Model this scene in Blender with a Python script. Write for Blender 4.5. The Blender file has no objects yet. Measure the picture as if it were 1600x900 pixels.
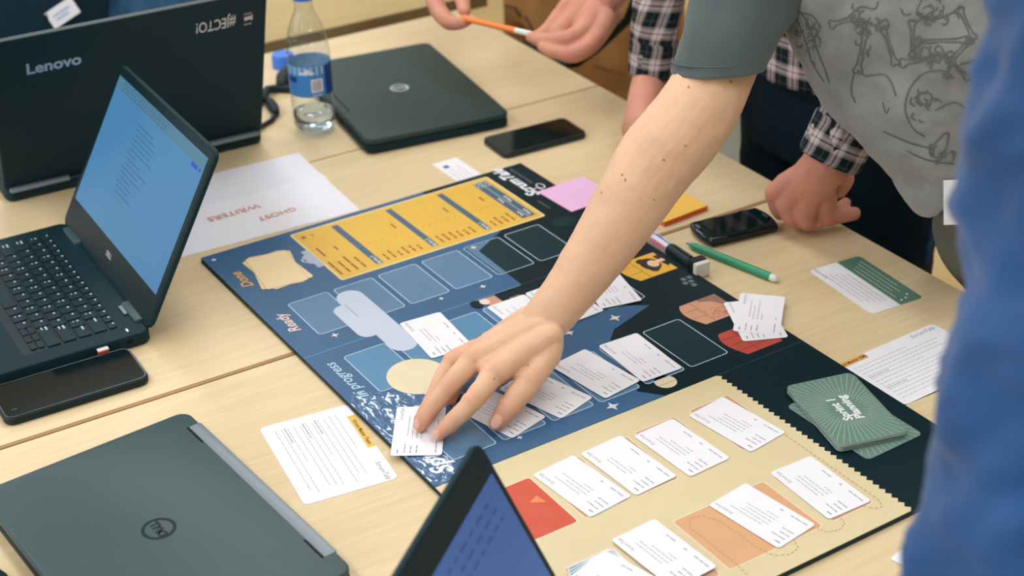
import bpy, bmesh, math, random
from mathutils import Vector, Matrix, Euler, noise
from mathutils.bvhtree import BVHTree

random.seed(7)
scn = bpy.context.scene
COL = scn.collection
R = math.radians

# ------------------------------------------------------------------ camera
TT = 0.74                      # table top height
BT = 0.006                     # board top above the table
CAM = Vector((1.6916, -0.5936, 1.6777))
CROT = (Matrix.Rotation(R(58.091), 3, 'Z') @ Matrix.Rotation(R(60.530), 3, 'X') @ Matrix.Rotation(R(-1.710), 3, 'Z'))
FPX = 2460.07                  # focal length for a 1600 px wide frame
cd = bpy.data.cameras.new('camera')
cam = bpy.data.objects.new('camera', cd)
COL.objects.link(cam)
cam.matrix_world = Matrix.Translation(CAM) @ CROT.to_4x4()
cd.sensor_width = 36.0
cd.lens = 36.0 * FPX / 1600.0
cd.clip_start = 0.05
cd.dof.use_dof = True
cd.dof.focus_distance = 1.66
cd.dof.aperture_fstop = 5.2
scn.camera = cam

# ------------------------------------------------------------------ world, exposure
w = bpy.data.worlds.new('world')
scn.world = w
w.use_nodes = True
w.node_tree.nodes['Background'].inputs[0].default_value = (0.86, 0.92, 1.0, 1)
w.node_tree.nodes['Background'].inputs[1].default_value = 0.35
scn.view_settings.view_transform = 'Standard'
scn.view_settings.look = 'None'
scn.view_settings.exposure = 0.0
scn.view_settings.gamma = 1.0
scn.view_settings.use_curve_mapping = False

LIGHT_W = 12.6
def area(name, loc, sx, sy, watt, col=(.96, .98, 1.0), rot=(0, 0, 0)):
    l = bpy.data.lights.new(name, 'AREA')
    l.shape = 'RECTANGLE'; l.size = sx; l.size_y = sy; l.energy = watt; l.color = col
    o = bpy.data.objects.new(name, l); o.location = loc; o.rotation_euler = rot
    COL.objects.link(o)
    return o
CEIL = 2.9
LAMPS = [(x, y) for x in (-2.3, -0.5, 1.3) for y in (-1.5, 0.6, 2.5)]
for x, y in LAMPS:
    area('ceiling_panel_light', (x, y, CEIL - .09), 1.15, .55, LIGHT_W)
# daylight through the row of windows in the wall on the far left
area('window_and_fill_light', (-3.35, -0.6, 1.75), 1.5, 4.4, 18.0, (.86, .93, 1.0), (0, R(-90), 0))
# added fill from the near left, set up as daylight through unseen windows
area('window_and_fill_light', (0.4, -3.05, 1.75), 4.4, 1.5, 43.0, (.88, .94, 1.0), (R(90), 0, 0))

# ------------------------------------------------------------------ helpers
def P(u, v, z):
    """point at height z that stands at photo pixel (u, v)"""
    d = CROT @ Vector(((u - 800) / FPX, -(v - 450) / FPX, -1))
    return CAM + d * ((z - CAM.z) / d.z)
def PD(u, v, k):
    """point at depth k along the view axis"""
    return CAM + (CROT @ Vector(((u - 800) / FPX, -(v - 450) / FPX, -1))) * k
def lin(c):
    c = c / 255.0
    return c / 12.92 if c <= .04045 else ((c + .055) / 1.055) ** 2.4
def rgb(r, g, b): return (lin(r), lin(g), lin(b), 1)

MATS = {}
def mat(name, col, rough=.5, spec=.5, metal=0., var=0., vscale=40., bump=0., bscale=300., stretch=(1, 1, 1), trans=0., ior=1.45, sss=0., emit=0., coat=0., sheen=0., dark=False):
    m = bpy.data.materials.new(name); m.use_nodes = True
    nt = m.node_tree; N = nt.nodes; L = nt.links
    b = N['Principled BSDF']
    c = rgb(*col)
    b.inputs['Base Color'].default_value = (.012, .02, .025, 1) if dark else c
    b.inputs['Roughness'].default_value = rough
    b.inputs['Specular IOR Level'].default_value = spec
    b.inputs['Metallic'].default_value = metal
    b.inputs['Transmission Weight'].default_value = trans
    b.inputs['IOR'].default_value = ior
    b.inputs['Coat Weight'].default_value = coat
    b.inputs['Sheen Weight'].default_value = sheen
    if sss:
        b.inputs['Subsurface Weight'].default_value = sss
        b.inputs['Subsurface Radius'].default_value = (.008, .004, .002)
        b.inputs['Subsurface Scale'].default_value = .6
    if emit:
        b.inputs['Emission Color'].default_value = c
        b.inputs['Emission Strength'].default_value = emit
    tc = N.new('ShaderNodeTexCoord'); mp = N.new('ShaderNodeMapping')
    mp.inputs['Scale'].default_value = stretch
    L.new(tc.outputs['Object'], mp.inputs['Vector'])
    if var:
        n = N.new('ShaderNodeTexNoise'); n.inputs['Scale'].default_value = vscale; n.inputs['Detail'].default_value = 4
        L.new(mp.outputs[0], n.inputs['Vector'])
        mr = N.new('ShaderNodeMapRange'); mr.inputs['From Min'].default_value = .25; mr.inputs['From Max'].default_value = .75
        mr.inputs['To Min'].default_value = 1 - var; mr.inputs['To Max'].default_value = 1 + var
        L.new(n.outputs['Fac'], mr.inputs['Value'])
        mx = N.new('ShaderNodeMix'); mx.data_type = 'RGBA'; mx.blend_type = 'MULTIPLY'; mx.inputs['Factor'].default_value = 1
        mx.inputs['A'].default_value = c
        L.new(mr.outputs[0], mx.inputs['B'])
        if not dark: L.new(mx.outputs['Result'], b.inputs['Base Color'])
        if emit: L.new(mx.outputs['Result'], b.inputs['Emission Color'])
    if bump:
        n2 = N.new('ShaderNodeTexNoise'); n2.inputs['Scale'].default_value = bscale; n2.inputs['Detail'].default_value = 3
        L.new(mp.outputs[0], n2.inputs['Vector'])
        bp = N.new('ShaderNodeBump'); bp.inputs['Strength'].default_value = bump; bp.inputs['Distance'].default_value = .001
        L.new(n2.outputs['Fac'], bp.inputs['Height']); L.new(bp.outputs[0], b.inputs['Normal'])
    MATS[name] = m
    return m

class MB:
    """collects faces into one mesh"""
    def __init__(s): s.v = []; s.f = []; s.m = []; s.uv = {}
    def add(s, vs, fs, mi=0):
        k = len(s.v); s.v += [tuple(v) for v in vs]
        for f in fs: s.f.append(tuple(i + k for i in f)); s.m.append(mi)
        return s
    def box(s, c, d, rot=None, mi=0):
        c = Vector(c); vs = []
        for z in (-1, 1):
            for x, y in ((-1, -1), (1, -1), (1, 1), (-1, 1)):
                q = Vector((x * d[0] / 2, y * d[1] / 2, z * d[2] / 2))
                if rot is not None: q = rot @ q
                vs.append(c + q)
        return s.add(vs, [(3, 2, 1, 0), (4, 5, 6, 7), (0, 1, 5, 4), (1, 2, 6, 5), (2, 3, 7, 6), (3, 0, 4, 7)], mi)
    def prism(s, pts, z0, z1, bev=0, side_mi=0, top_mi=0):
        n = len(pts)
        if bev:
            cx = sum(p[0] for p in pts) / n; cy = sum(p[1] for p in pts) / n
            def ins(d):
                out = []
                for i in range(n):
                    a = Vector(pts[i - 1]); b = Vector(pts[i]); c = Vector(pts[(i + 1) % n])
                    e1 = (b - a).normalized(); e2 = (c - b).normalized()
                    nn = Vector((-(e1.y + e2.y), e1.x + e2.x))
                    if nn.length < 1e-6: nn = Vector((-e1.y, e1.x))
                    nn.normalize(); out.append((b.x + nn.x * d, b.y + nn.y * d))
                return out
            ring = [(ins(bev), z0), (pts, z0 + bev), (pts, z1 - bev), (ins(bev * .35), z1 - bev * .3), (ins(bev), z1)]
        else: ring = [(pts, z0), (pts, z1)]
        vs = [(p[0], p[1], z) for r_, z in ring for p in r_]
        fs = []
        for k in range(len(ring) - 1):
            for i in range(n):
                j = (i + 1) % n
                fs.append((k * n + i, k * n + j, (k + 1) * n + j, (k + 1) * n + i))
        s.add(vs, fs, side_mi)
        k = len(s.v) - len(vs)
        s.f.append(tuple(k + i for i in reversed(range(n)))); s.m.append(side_mi)
        s.f.append(tuple(k + (len(ring) - 1) * n + i for i in range(n))); s.m.append(top_mi)
        return s
    def flat(s, pts, z=0, mi=0):
        return s.add([(p[0], p[1], z) for p in pts], [tuple(range(len(pts)))], mi)
    def ring2(s, outer, inner, z=0, mi=0):
        n = len(outer)
        return s.add([(p[0], p[1], z) for p in outer] + [(p[0], p[1], z) for p in inner],
                     [(i, (i + 1) % n, n + (i + 1) % n, n + i) for i in range(n)], mi)
    def lathe(s, prof, n=32, c=(0, 0, 0), mi=0, cap=True):
        vs = []; fs = []
        for r_, z in prof:
            for i in range(n):
                a = 2 * math.pi * i / n
                vs.append((c[0] + r_ * math.cos(a), c[1] + r_ * math.sin(a), c[2] + z))
        for k in range(len(prof) - 1):
            for i in range(n):
                j = (i + 1) % n
                fs.append((k * n + i, k * n + j, (k + 1) * n + j, (k + 1) * n + i))
        if cap:
            fs.append(tuple(reversed(range(n)))); fs.append(tuple((len(prof) - 1) * n + i for i in range(n)))
        return s.add(vs, fs, mi)
    def tube(s, path, rad, n=14, up=None, flat=1.0, caps=True, mi=0, round_ends=True):
        """sweep of a (possibly flattened) circle; rad is a number or list; closed ends"""
        path = [Vector(p) for p in path]
        if not isinstance(rad, (list, tuple)): rad = [rad] * len(path)
        if not isinstance(flat, (list, tuple)): flat = [flat] * len(path)
        pts = []; rr_ = []; ff = []
        m = len(path)
        if round_ends:
            d0 = (path[0] - path[1]).normalized(); d1 = (path[-1] - path[-2]).normalized()
            for a in (80, 55, 28): pts.append(path[0] + d0 * rad[0] * min(1, flat[0]) * math.sin(R(a))); rr_.append(rad[0] * math.cos(R(a))); ff.append(flat[0])
        for p, r_, f_ in zip(path, rad, flat): pts.append(p); rr_.append(r_); ff.append(f_)
        if round_ends:
            for a in (28, 55, 80): pts.append(path[-1] + d1 * rad[-1] * min(1, flat[-1]) * math.sin(R(a))); rr_.append(rad[-1] * math.cos(R(a))); ff.append(flat[-1])
        up = Vector(up) if up is not None else None
        vs = []; fs = []
        prevx = None
        for i, p in enumerate(pts):
            t = (pts[min(i + 1, len(pts) - 1)] - pts[max(i - 1, 0)]).normalized()
            if up is not None: x = t.cross(up)
            elif prevx is not None: x = prevx - t * prevx.dot(t)
            else: x = t.cross(Vector((0, 0, 1)))
            if x.length < 1e-5: x = t.cross(Vector((1, 0, 0)))
            x.normalize(); prevx = x; y = x.cross(t).normalized()
            for k in range(n):
                a = 2 * math.pi * k / n
                vs.append(p + x * rr_[i] * math.cos(a) + y * rr_[i] * ff[i] * math.sin(a))
        for i in range(len(pts) - 1):
            for k in range(n):
                j = (k + 1) % n
                fs.append((i * n + k, i * n + j, (i + 1) * n + j, (i + 1) * n + k))
        if caps:
            fs.append(tuple(reversed(range(n)))); fs.append(tuple((len(pts) - 1) * n + k for k in range(n)))
        return s.add(vs, fs, mi)
    def ball(s, c, r_, n=16, m=10, rot=None, mi=0):
        if not isinstance(r_, (list, tuple)): r_ = (r_,) * 3
        c = Vector(c); vs = []; fs = []
        for i in range(1, m):
            a = math.pi * i / m
            for k in range(n):
                b = 2 * math.pi * k / n
                q = Vector((r_[0] * math.sin(a) * math.cos(b), r_[1] * math.sin(a) * math.sin(b), -r_[2] * math.cos(a)))
                vs.append(c + (rot @ q if rot is not None else q))
        for i in range(m - 2):
            for k in range(n):
                j = (k + 1) % n
                fs.append((i * n + k, i * n + j, (i + 1) * n + j, (i + 1) * n + k))
        fs.append(tuple(reversed(range(n)))); fs.append(tuple((m - 2) * n + k for k in range(n)))
        return s.add(vs, fs, mi)
    def mesh(s, name, smooth=None):
        me = bpy.data.meshes.new(name)
        me.from_pydata(s.v, [], s.f)
        me.polygons.foreach_set('material_index', s.m)
        me.update()
        if smooth is not None:
            me.polygons.foreach_set('use_smooth', [True] * len(me.polygons))
            if smooth < 180: me.set_sharp_from_angle(angle=R(smooth))
        return me
    def build(s, name, mats, parent=None, smooth=None):
        return ob(name, s.mesh(name, smooth), mats, parent)

def ob(name, me, mats, parent=None, loc=(0, 0, 0), rz=0.):
    if mats is not None:
        if not isinstance(mats, (list, tuple)): mats = [mats]
        if not me.materials:
            for m in mats: me.materials.append(MATS[m] if isinstance(m, str) else m)
    o = bpy.data.objects.new(name, me)
    COL.objects.link(o)
    o.location = loc; o.rotation_euler = (0, 0, rz)
    if parent is not None: o.parent = parent
    return o
def tag(o, label, cat, group=None):
    o['label'] = label; o['category'] = cat
    if group: o['group'] = group
    return o
def thing(name, label, cat, loc=(0, 0, 0), rz=0., group=None):
    o = bpy.data.objects.new(name, None); o.empty_display_size = .05
    COL.objects.link(o); o.location = loc; o.rotation_euler = (0, 0, rz)
    return tag(o, label, cat, group)
def struct(o):
    o['kind'] = 'structure'; return o

def rr(w_, h_, r_, n=5, c=(0, 0), rot=0.):
    """rounded rectangle, counter-clockwise"""
    out = []
    for cx, cy, a0 in ((w_ / 2 - r_, -h_ / 2 + r_, -90), (w_ / 2 - r_, h_ / 2 - r_, 0), (-w_ / 2 + r_, h_ / 2 - r_, 90), (-w_ / 2 + r_, -h_ / 2 + r_, 180)):
        for i in range(n + 1):
            a = R(a0 + 90 * i / n)
            x = cx + r_ * math.cos(a); y = cy + r_ * math.sin(a)
            out.append((c[0] + x * math.cos(rot) - y * math.sin(rot), c[1] + x * math.sin(rot) + y * math.cos(rot)))
    return out
def ell(cx, cy, a, b, n=28, a0=0, a1=360):
    k = n if a1 - a0 >= 360 else n + 1
    return [(cx + a * math.cos(R(a0 + (a1 - a0) * i / n)), cy + b * math.sin(R(a0 + (a1 - a0) * i / n))) for i in range(k)]

def bake(me, mods):
    """evaluate modifiers on a mesh and return the resulting mesh"""
    o = bpy.data.objects.new('tmp', me); COL.objects.link(o)
    for typ, kw in mods:
        m = o.modifiers.new(typ, typ)
        for k, v in kw.items(): setattr(m, k, v)
    dg = bpy.context.evaluated_depsgraph_get(); dg.update()
    out = bpy.data.meshes.new_from_object(o.evaluated_get(dg))
    bpy.data.objects.remove(o)
    return out
def remesh(mb, voxel, it=6):
    me = bake(mb.mesh('tmp'), [('REMESH', dict(mode='VOXEL', voxel_size=voxel, use_smooth_shade=True)), ('SMOOTH', dict(factor=.5, iterations=it))])
    me.polygons.foreach_set('use_smooth', [True] * len(me.polygons))
    return me

TXT = {}
def text_mesh(s, size, shear=0., offset=0., align='CENTER', res=3, depth=0.):
    key = (s, size, shear, offset, align, depth)
    if key in TXT: return TXT[key].copy()
    c = bpy.data.curves.new('text', 'FONT')
    c.body = s; c.size = size; c.shear = shear; c.offset = offset; c.align_x = align; c.align_y = 'CENTER'
    c.resolution_u = res; c.fill_mode = 'FRONT'; c.extrude = depth
    o = bpy.data.objects.new('tmp', c); COL.objects.link(o)
    dg = bpy.context.evaluated_depsgraph_get(); dg.update()
    me = bpy.data.meshes.new_from_object(o.evaluated_get(dg))
    bpy.data.objects.remove(o); bpy.data.curves.remove(c)
    me.materials.clear()
    TXT[key] = me
    return me.copy()
def text(s, size, mats, parent, loc, rz=0., name='lettering', **kw):
    return ob(name, text_mesh(s, size, **kw), mats, parent, loc, rz)
def words(mb, x, y, length, h, seed=0, gap=.0012, z=0., lo=.002, hi=.007):
    """a line of small print: word-length dashes running along +x"""
    rn = random.Random(seed); e = x + length
    while x < e:
        l = min(rn.uniform(lo, hi), e - x)
        if l > .0006: mb.flat([(x, y - h / 2), (x + l, y - h / 2), (x + l, y + h / 2), (x, y + h / 2)], z)
        x += l + gap
    return mb

# ------------------------------------------------------------------ materials
mat('wall_paint', (205, 200, 188), .9, .3, var=.03, vscale=3)
mat('ceiling_paint', (225, 222, 214), .9, .3, var=.02, vscale=5)
mat('lamp_frame', (230, 230, 228), .4)
mat('lamp_diffuser', (250, 252, 255), .5, emit=1.5)
mat('wood_edge', (168, 132, 92), .6, .3, var=.12, vscale=20, stretch=(1, .1, 1))
mat('edge_olive', (150, 130, 92), .6, .3, var=.1, vscale=20, stretch=(1, .1, 1))
mat('steel_leg', (150, 152, 155), .3, .5, .9)
mat('ink_black', (9, 32, 37), .42, .35)
mat('board_blue', (58, 98, 138), .36, .45, var=.05, vscale=14)
mat('board_black', (2, 32, 40), .42, .25)
mat('board_edge', (8, 40, 48), .5, .3)
mat('slot_blue', (92, 128, 162), .36, .45, var=.04, vscale=30)
mat('slot_blue_low', (86, 136, 172), .36, .45, var=.04, vscale=30)
mat('slot_dark', (18, 48, 54), .42, .25)
mat('outline_pale', (190, 212, 232), .4)
mat('fold_line', (96, 140, 178), .4)
mat('fold_line_dark', (38, 66, 70), .4)
mat('sheet_border', (236, 214, 158), .4)
mat('sheet_yellow', (228, 184, 74), .4, var=.03, vscale=20)
mat('sheet_grey_line', (196, 166, 92), .5)
mat('sheet_brown', (150, 88, 36), .5)
mat('bar_blue', (70, 100, 128), .4)
mat('print_white', (236, 238, 242), .5)
mat('print_orange', (232, 172, 92), .5)
mat('print_pink', (238, 210, 200), .5)
mat('print_cyan', (176, 210, 224), .5)
mat('print_grey', (128, 138, 142), .5)
mat('star_cream', (226, 214, 204), .5)
mat('star_white', (206, 216, 232), .5)
mat('cream', (238, 214, 168), .45, var=.03, vscale=18)
mat('cream_brown', (178, 146, 104), .5)
mat('clip_grey', (176, 186, 200), .45)
mat('cloud', (196, 204, 224), .4)
mat('moon', (226, 212, 180), .4, var=.04, vscale=40)
mat('beige', (220, 204, 164), .42, var=.03, vscale=25)
mat('slot_tan', (204, 160, 126), .45)
mat('slot_orange', (218, 168, 124), .45, var=.03, vscale=30)
mat('slot_rim', (236, 216, 188), .45)
mat('slot_red', (204, 82, 58), .42, var=.05, vscale=60)
mat('tri_orange', (240, 136, 78), .45)
mat('dash_brown', (190, 150, 112), .5)
mat('win_yellow', (230, 178, 66), .4)
mat('win_line', (120, 82, 40), .5)
mat('hair_brown', (52, 38, 40), .5)
mat('face_skin', (234, 192, 162), .5)
mat('win_peach', (206, 150, 122), .4)
mat('win_peach_dark', (150, 108, 90), .4)
mat('win_red', (184, 76, 62), .4)
mat('win_red_line', (110, 40, 36), .5)
mat('brick_grey', (104, 114, 116), .5)
mat('card_white', (238, 237, 243), .45, .4, var=.012, vscale=20)
mat('card_ink', (176, 176, 190), .6)
mat('card_ink_dark', (142, 142, 158), .6)
mat('card_green', (82, 124, 104), .45, .4)
mat('deck_green', (104, 134, 122), .45, .4, var=.05, vscale=40)
mat('deck_ray', (160, 184, 174), .5)
mat('deck_edge', (196, 204, 206), .6)
mat('tab_yellow', (228, 188, 84), .45)
mat('tab_orange', (222, 170, 88), .45)
mat('tab_ink', (104, 66, 30), .5)
mat('stack_blue', (118, 150, 168), .45)
mat('paper', (232, 231, 240), .7, .3, var=.012, vscale=6)
mat('marker_orange', (222, 150, 128), .6)
mat('note_pink', (234, 186, 224), .7, .2)
mat('note_yellow', (246, 196, 92), .7, .2)
mat('note_orange', (238, 112, 62), .7, .2)

# wood for the tables: fine grain running along local y
def wood(name, c1, c2, rough=.42):
    m = bpy.data.materials.new(name); m.use_nodes = True
    nt = m.node_tree; N = nt.nodes; L = nt.links; b = N['Principled BSDF']
    tc = N.new('ShaderNodeTexCoord'); mp = N.new('ShaderNodeMapping'); mp.inputs['Scale'].default_value = (1, .05, 1)
    L.new(tc.outputs['Object'], mp.inputs[0])
    n1 = N.new('ShaderNodeTexNoise'); n1.inputs['Scale'].default_value = 190; n1.inputs['Detail'].default_value = 6; n1.inputs['Roughness'].default_value = .65
    n2 = N.new('ShaderNodeTexNoise'); n2.inputs['Scale'].default_value = 9; n2.inputs['Detail'].default_value = 3
    L.new(mp.outputs[0], n1.inputs[0]); L.new(mp.outputs[0], n2.inputs[0])
    ad = N.new('ShaderNodeMath'); ad.operation = 'MULTIPLY_ADD'; ad.inputs[1].default_value = .55
    L.new(n1.outputs['Fac'], ad.inputs[0])
    m2 = N.new('ShaderNodeMath'); m2.operation = 'MULTIPLY'; m2.inputs[1].default_value = .45
    L.new(n2.outputs['Fac'], m2.inputs[0]); L.new(m2.outputs[0], ad.inputs[2])
    cr = N.new('ShaderNodeValToRGB'); cr.color_ramp.elements[0].position = .36; cr.color_ramp.elements[1].position = .62
    cr.color_ramp.elements[0].color = rgb(*c1); cr.color_ramp.elements[1].color = rgb(*c2)
    L.new(ad.outputs[0], cr.inputs[0]); L.new(cr.outputs[0], b.inputs['Base Color'])
    b.inputs['Roughness'].default_value = rough; b.inputs['Specular IOR Level'].default_value = .35
    bu = N.new('ShaderNodeBump'); bu.inputs['Strength'].default_value = .06; bu.inputs['Distance'].default_value = .0005
    L.new(n1.outputs['Fac'], bu.inputs['Height']); L.new(bu.outputs[0], b.inputs['Normal'])
    MATS[name] = m
wood('table_wood', (214, 190, 148), (228, 207, 168))
wood('table_wood_olive', (176, 152, 100), (196, 172, 120))
wood('floor_wood', (172, 142, 92), (196, 168, 116), .5)

# sea with moonlight: white crests on blue
def sea(name):
    m = bpy.data.materials.new(name); m.use_nodes = True
    nt = m.node_tree; N = nt.nodes; L = nt.links; b = N['Principled BSDF']
    tc = N.new('ShaderNodeTexCoord'); mp = N.new('ShaderNodeMapping'); mp.inputs['Scale'].default_value = (.42, 1, 1)
    L.new(tc.outputs['Object'], mp.inputs[0])
    n1 = N.new('ShaderNodeTexNoise'); n1.inputs['Scale'].default_value = 170; n1.inputs['Detail'].default_value = 5; n1.inputs['Distortion'].default_value = 1.2
    L.new(mp.outputs[0], n1.inputs[0])
    cr = N.new('ShaderNodeValToRGB'); e = cr.color_ramp.elements
    e[0].position = .38; e[0].color = rgb(44, 84, 124); e[1].position = .52; e[1].color = rgb(70, 108, 148)
    x = e.new(.57); x.color = rgb(96, 136, 174); x = e.new(.605); x.color = rgb(226, 234, 244)
    L.new(n1.outputs['Fac'], cr.inputs[0]); L.new(cr.outputs[0], b.inputs['Base Color'])
    b.inputs['Roughness'].default_value = .36
    MATS[name] = m
sea('sea_print')

# ------------------------------------------------------------------ the room
X0, X1, Y0, Y1 = -3.5, 3.4, -3.2, 3.6
struct(MB().box(((X0 + X1) / 2, (Y0 + Y1) / 2, -.05), (X1 - X0 + .4, Y1 - Y0 + .4, .1)).build('floor', 'floor_wood'))
struct(MB().box(((X0 + X1) / 2, (Y0 + Y1) / 2, CEIL + .05), (X1 - X0 + .4, Y1 - Y0 + .4, .1)).build('ceiling', 'ceiling_paint'))
struct(MB().box((X1 + .1, (Y0 + Y1) / 2, CEIL / 2), (.2, Y1 - Y0 + .4, CEIL)).build('wall_near', 'wall_paint'))

struct(MB().box(((X0 + X1) / 2, Y1 + .1, CEIL / 2), (X1 - X0, .2, CEIL)).build('wall_right', 'wall_paint'))
wf = MB()          # far wall with an opening for the windows
WY0, WY1, WZ0, WZ1 = -2.8, 1.6, 1.0, 2.5
wf.box((X0 - .1, (Y0 + Y1) / 2, WZ0 / 2), (.2, Y1 - Y0 + .4, WZ0)); wf.box((X0 - .1, (Y0 + Y1) / 2, (WZ1 + CEIL) / 2), (.2, Y1 - Y0 + .4, CEIL - WZ1))
wf.box((X0 - .1, (Y0 - .2 + WY0) / 2, (WZ0 + WZ1) / 2), (.2, WY0 - Y0 + .2, WZ1 - WZ0)); wf.box((X0 - .1, (Y1 + .2 + WY1) / 2, (WZ0 + WZ1) / 2), (.2, Y1 - WY1 + .2, WZ1 - WZ0))
struct(wf.build('wall_far', 'wall_paint'))
wl = MB()          # left wall; window opening added to go with the fill light
VX0, VX1 = -1.8, 2.6
wl.box(((X0 + X1) / 2, Y0 - .1, WZ0 / 2), (X1 - X0, .2, WZ0)); wl.box(((X0 + X1) / 2, Y0 - .1, (WZ1 + CEIL) / 2), (X1 - X0, .2, CEIL - WZ1))
wl.box(((X0 + VX0) / 2, Y0 - .1, (WZ0 + WZ1) / 2), (VX0 - X0, .2, WZ1 - WZ0)); wl.box(((X1 + VX1) / 2, Y0 - .1, (WZ0 + WZ1) / 2), (X1 - VX1, .2, WZ1 - WZ0))
struct(wl.build('wall_left', 'wall_paint'))
mat('window_glass', (240, 245, 250), .02, .5, trans=1., ior=1.05)
for i in range(3):
    a = WY0 + (WY1 - WY0) * i / 3; b_ = WY0 + (WY1 - WY0) * (i + 1) / 3
    wr = MB()
    for yy in (a + .03, b_ - .03): wr.box((X0 - .1, yy, (WZ0 + WZ1) / 2), (.08, .06, WZ1 - WZ0))
    for zz in (WZ0 + .03, WZ1 - .03): wr.box((X0 - .1, (a + b_) / 2, zz), (.08, b_ - a - .12, .06))
    wo = struct(wr.build('window_%d' % (i + 1), 'lamp_frame'))
    MB().box((X0 - .1, (a + b_) / 2, (WZ0 + WZ1) / 2), (.01, b_ - a - .12, WZ1 - WZ0 - .12)).build('pane', 'window_glass', wo)
for i in range(3):
    a = VX0 + (VX1 - VX0) * i / 3; b_ = VX0 + (VX1 - VX0) * (i + 1) / 3
    wr = MB()
    for xx in (a + .03, b_ - .03): wr.box((xx, Y0 - .1, (WZ0 + WZ1) / 2), (.06, .08, WZ1 - WZ0))
    for zz in (WZ0 + .03, WZ1 - .03): wr.box(((a + b_) / 2, Y0 - .1, zz), (b_ - a - .12, .08, .06))
    wo = struct(wr.build('window_%d' % (i + 4), 'lamp_frame'))  # unseen window row, added to carry the near-left fill light
    MB().box(((a + b_) / 2, Y0 - .1, (WZ0 + WZ1) / 2), (b_ - a - .12, .01, WZ1 - WZ0 - .12)).build('pane', 'window_glass', wo)
for i, (x, y) in enumerate(LAMPS):
    t = thing('ceiling_light', 'flat white rectangular ceiling panel lamp', 'lamp', (x, y, CEIL), group='ceiling panel lamps')
    fr = MB()
    for sx in (-1, 1): fr.box((sx * .6, 0, -.03), (.03, .63, .06)); fr.box((0, sx * .3, -.03), (1.17, .03, .06))
    fr.build('frame', 'lamp_frame', t)
    MB().box((0, 0, -.035), (1.17, .57, .03)).build('diffuser', 'lamp_diffuser', t)

# ------------------------------------------------------------------ tables
TROT = R(-1.25)
def table(label, x0, x1, y0, y1, top='table_wood', z=TT, group=None, band=.003, edge='wood_edge'):
    """x0/x1 are measured where y = 0 in the table row's own frame"""
    t = thing('table', label, 'table', (0, 0, 0), TROT, group)
    MB().prism(rr(x1 - x0 - band, y1 - y0, .002, 2, ((x0 + x1 - band) / 2, (y0 + y1) / 2)), z - .025, z, 0, 1, 0).build('tabletop', [top, edge], t)
    MB().prism(rr(band, y1 - y0, .0004, 1, (x1 - band / 2, (y0 + y1) / 2)), z - .025, z - .0002, .0006).build('edge_band', edge, t)
    for x in (x0 + .05, x1 - .05):
        for y in (y0 + .07, y1 - .12):
            MB().tube([(x, y, 0), (x, y, z - .025)], .019, 12, round_ends=False).build('leg', 'steel_leg', t, 40)
    for x in (x0 + .05, x1 - .05): MB().box((x, (y0 + y1) / 2, z - .05), (.025, y1 - y0 - .2, .045)).build('rail', 'steel_leg', t)
    return t
table('pale wood table carrying the water bottle and black open laptop lid', -.628, -.1945, -.95, .737, band=.0016)
table('pale wood table under the white paper sheet and pink note', -.193, .2675, -.95, .737, band=.0052)
table('pale wood table under the middle of the game board', .270, .722, -.95, .728)
table('pale wood table at the beige end of the game board', .725, 1.185, -.95, .735)
table('darker olive wood table beyond the gap behind the bottle', -1.42, -.675, .37, .82, 'table_wood_olive', edge='edge_olive')
# ------------------------------------------------------------------ game board
BW, BH = .48, .8754           # along y, along x
F1, F2 = BH / 3, 2 * BH / 3
board = thing('game_board', 'large folding board game with blue night scene, yellow clipboard sheet and beige strip', 'board game', (0, 0, TT))
for i, (a, b_, top) in enumerate(((0, F1, 'board_blue'), (F1, F2, 'board_blue'), (F2, BH, 'board_black'))):
    e0 = .0004 if i else 0; e1 = .0004 if i < 2 else 0
    MB().prism([(a + e0, 0), (b_ - e1, 0), (b_ - e1, BW), (a + e0, BW)], .0006, BT, 0, 1, 0).build('board_panel', [top, 'board_edge'], board)
def pr(name, pts, m, layer, parent=board):
    return MB().flat(pts, BT + .00007 * layer).build(name, m, parent)
def seg(name, pts, wd, m, layer, parent=board, closed=False):
    """printed line of width wd"""
    mb = MB(); n = len(pts)
    for i in range(n if closed else n - 1):
        a = Vector(pts[i]); b_ = Vector(pts[(i + 1) % n]); d = (b_ - a)
        if d.length < 1e-7: continue
        d.normalize(); q = Vector((-d.y, d.x)) * wd / 2; d = d * wd * .3
        mb.flat([a - q - d, b_ - q + d, b_ + q + d, a + q - d], BT + .00007 * layer)
    return mb.build(name, m, parent)
def rect(x0, x1, y0, y1): return [(x0, y0), (x1, y0), (x1, y1), (x0, y1)]
# dark street silhouette
pr('printed_night_street', [(0, .32), (.159, .345), (.189, .294), (F1 - .0004, .292), (F1 - .0004, BW), (0, BW)], 'board_black', 1)
pr('printed_night_street', [(F1 + .0004, .252), (.318, .252), (.35, .262), (.385, .31), (.398, .354), (.42, .388), (.441, .321), (.457, .304), (.56, .266), (F2 - .0004, .285), (F2 - .0004, BW), (F1 + .0004, BW)], 'board_black', 1)
# fold lines
pr('printed_fold_line', rect(F1 - .0008, F1 + .0008, 0, .29), 'fold_line', 2)
pr('printed_fold_line', rect(F1 - .0006, F1 + .0006, .292, BW), 'fold_line_dark', 2)
pr('printed_fold_line', rect(F2 - .0006, F2 + .0006, .357, BW), 'fold_line_dark', 2)
# sea with moonlight in the corner
pr('printed_sea', [(.405, .001), (F2 - .001, .001), (F2 - .001, .03), (.555, .036), (.52, .052), (.50, .10), (.455, .115), (.43, .10), (.418, .06), (.385, .012)], 'sea_print', 2)
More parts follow.
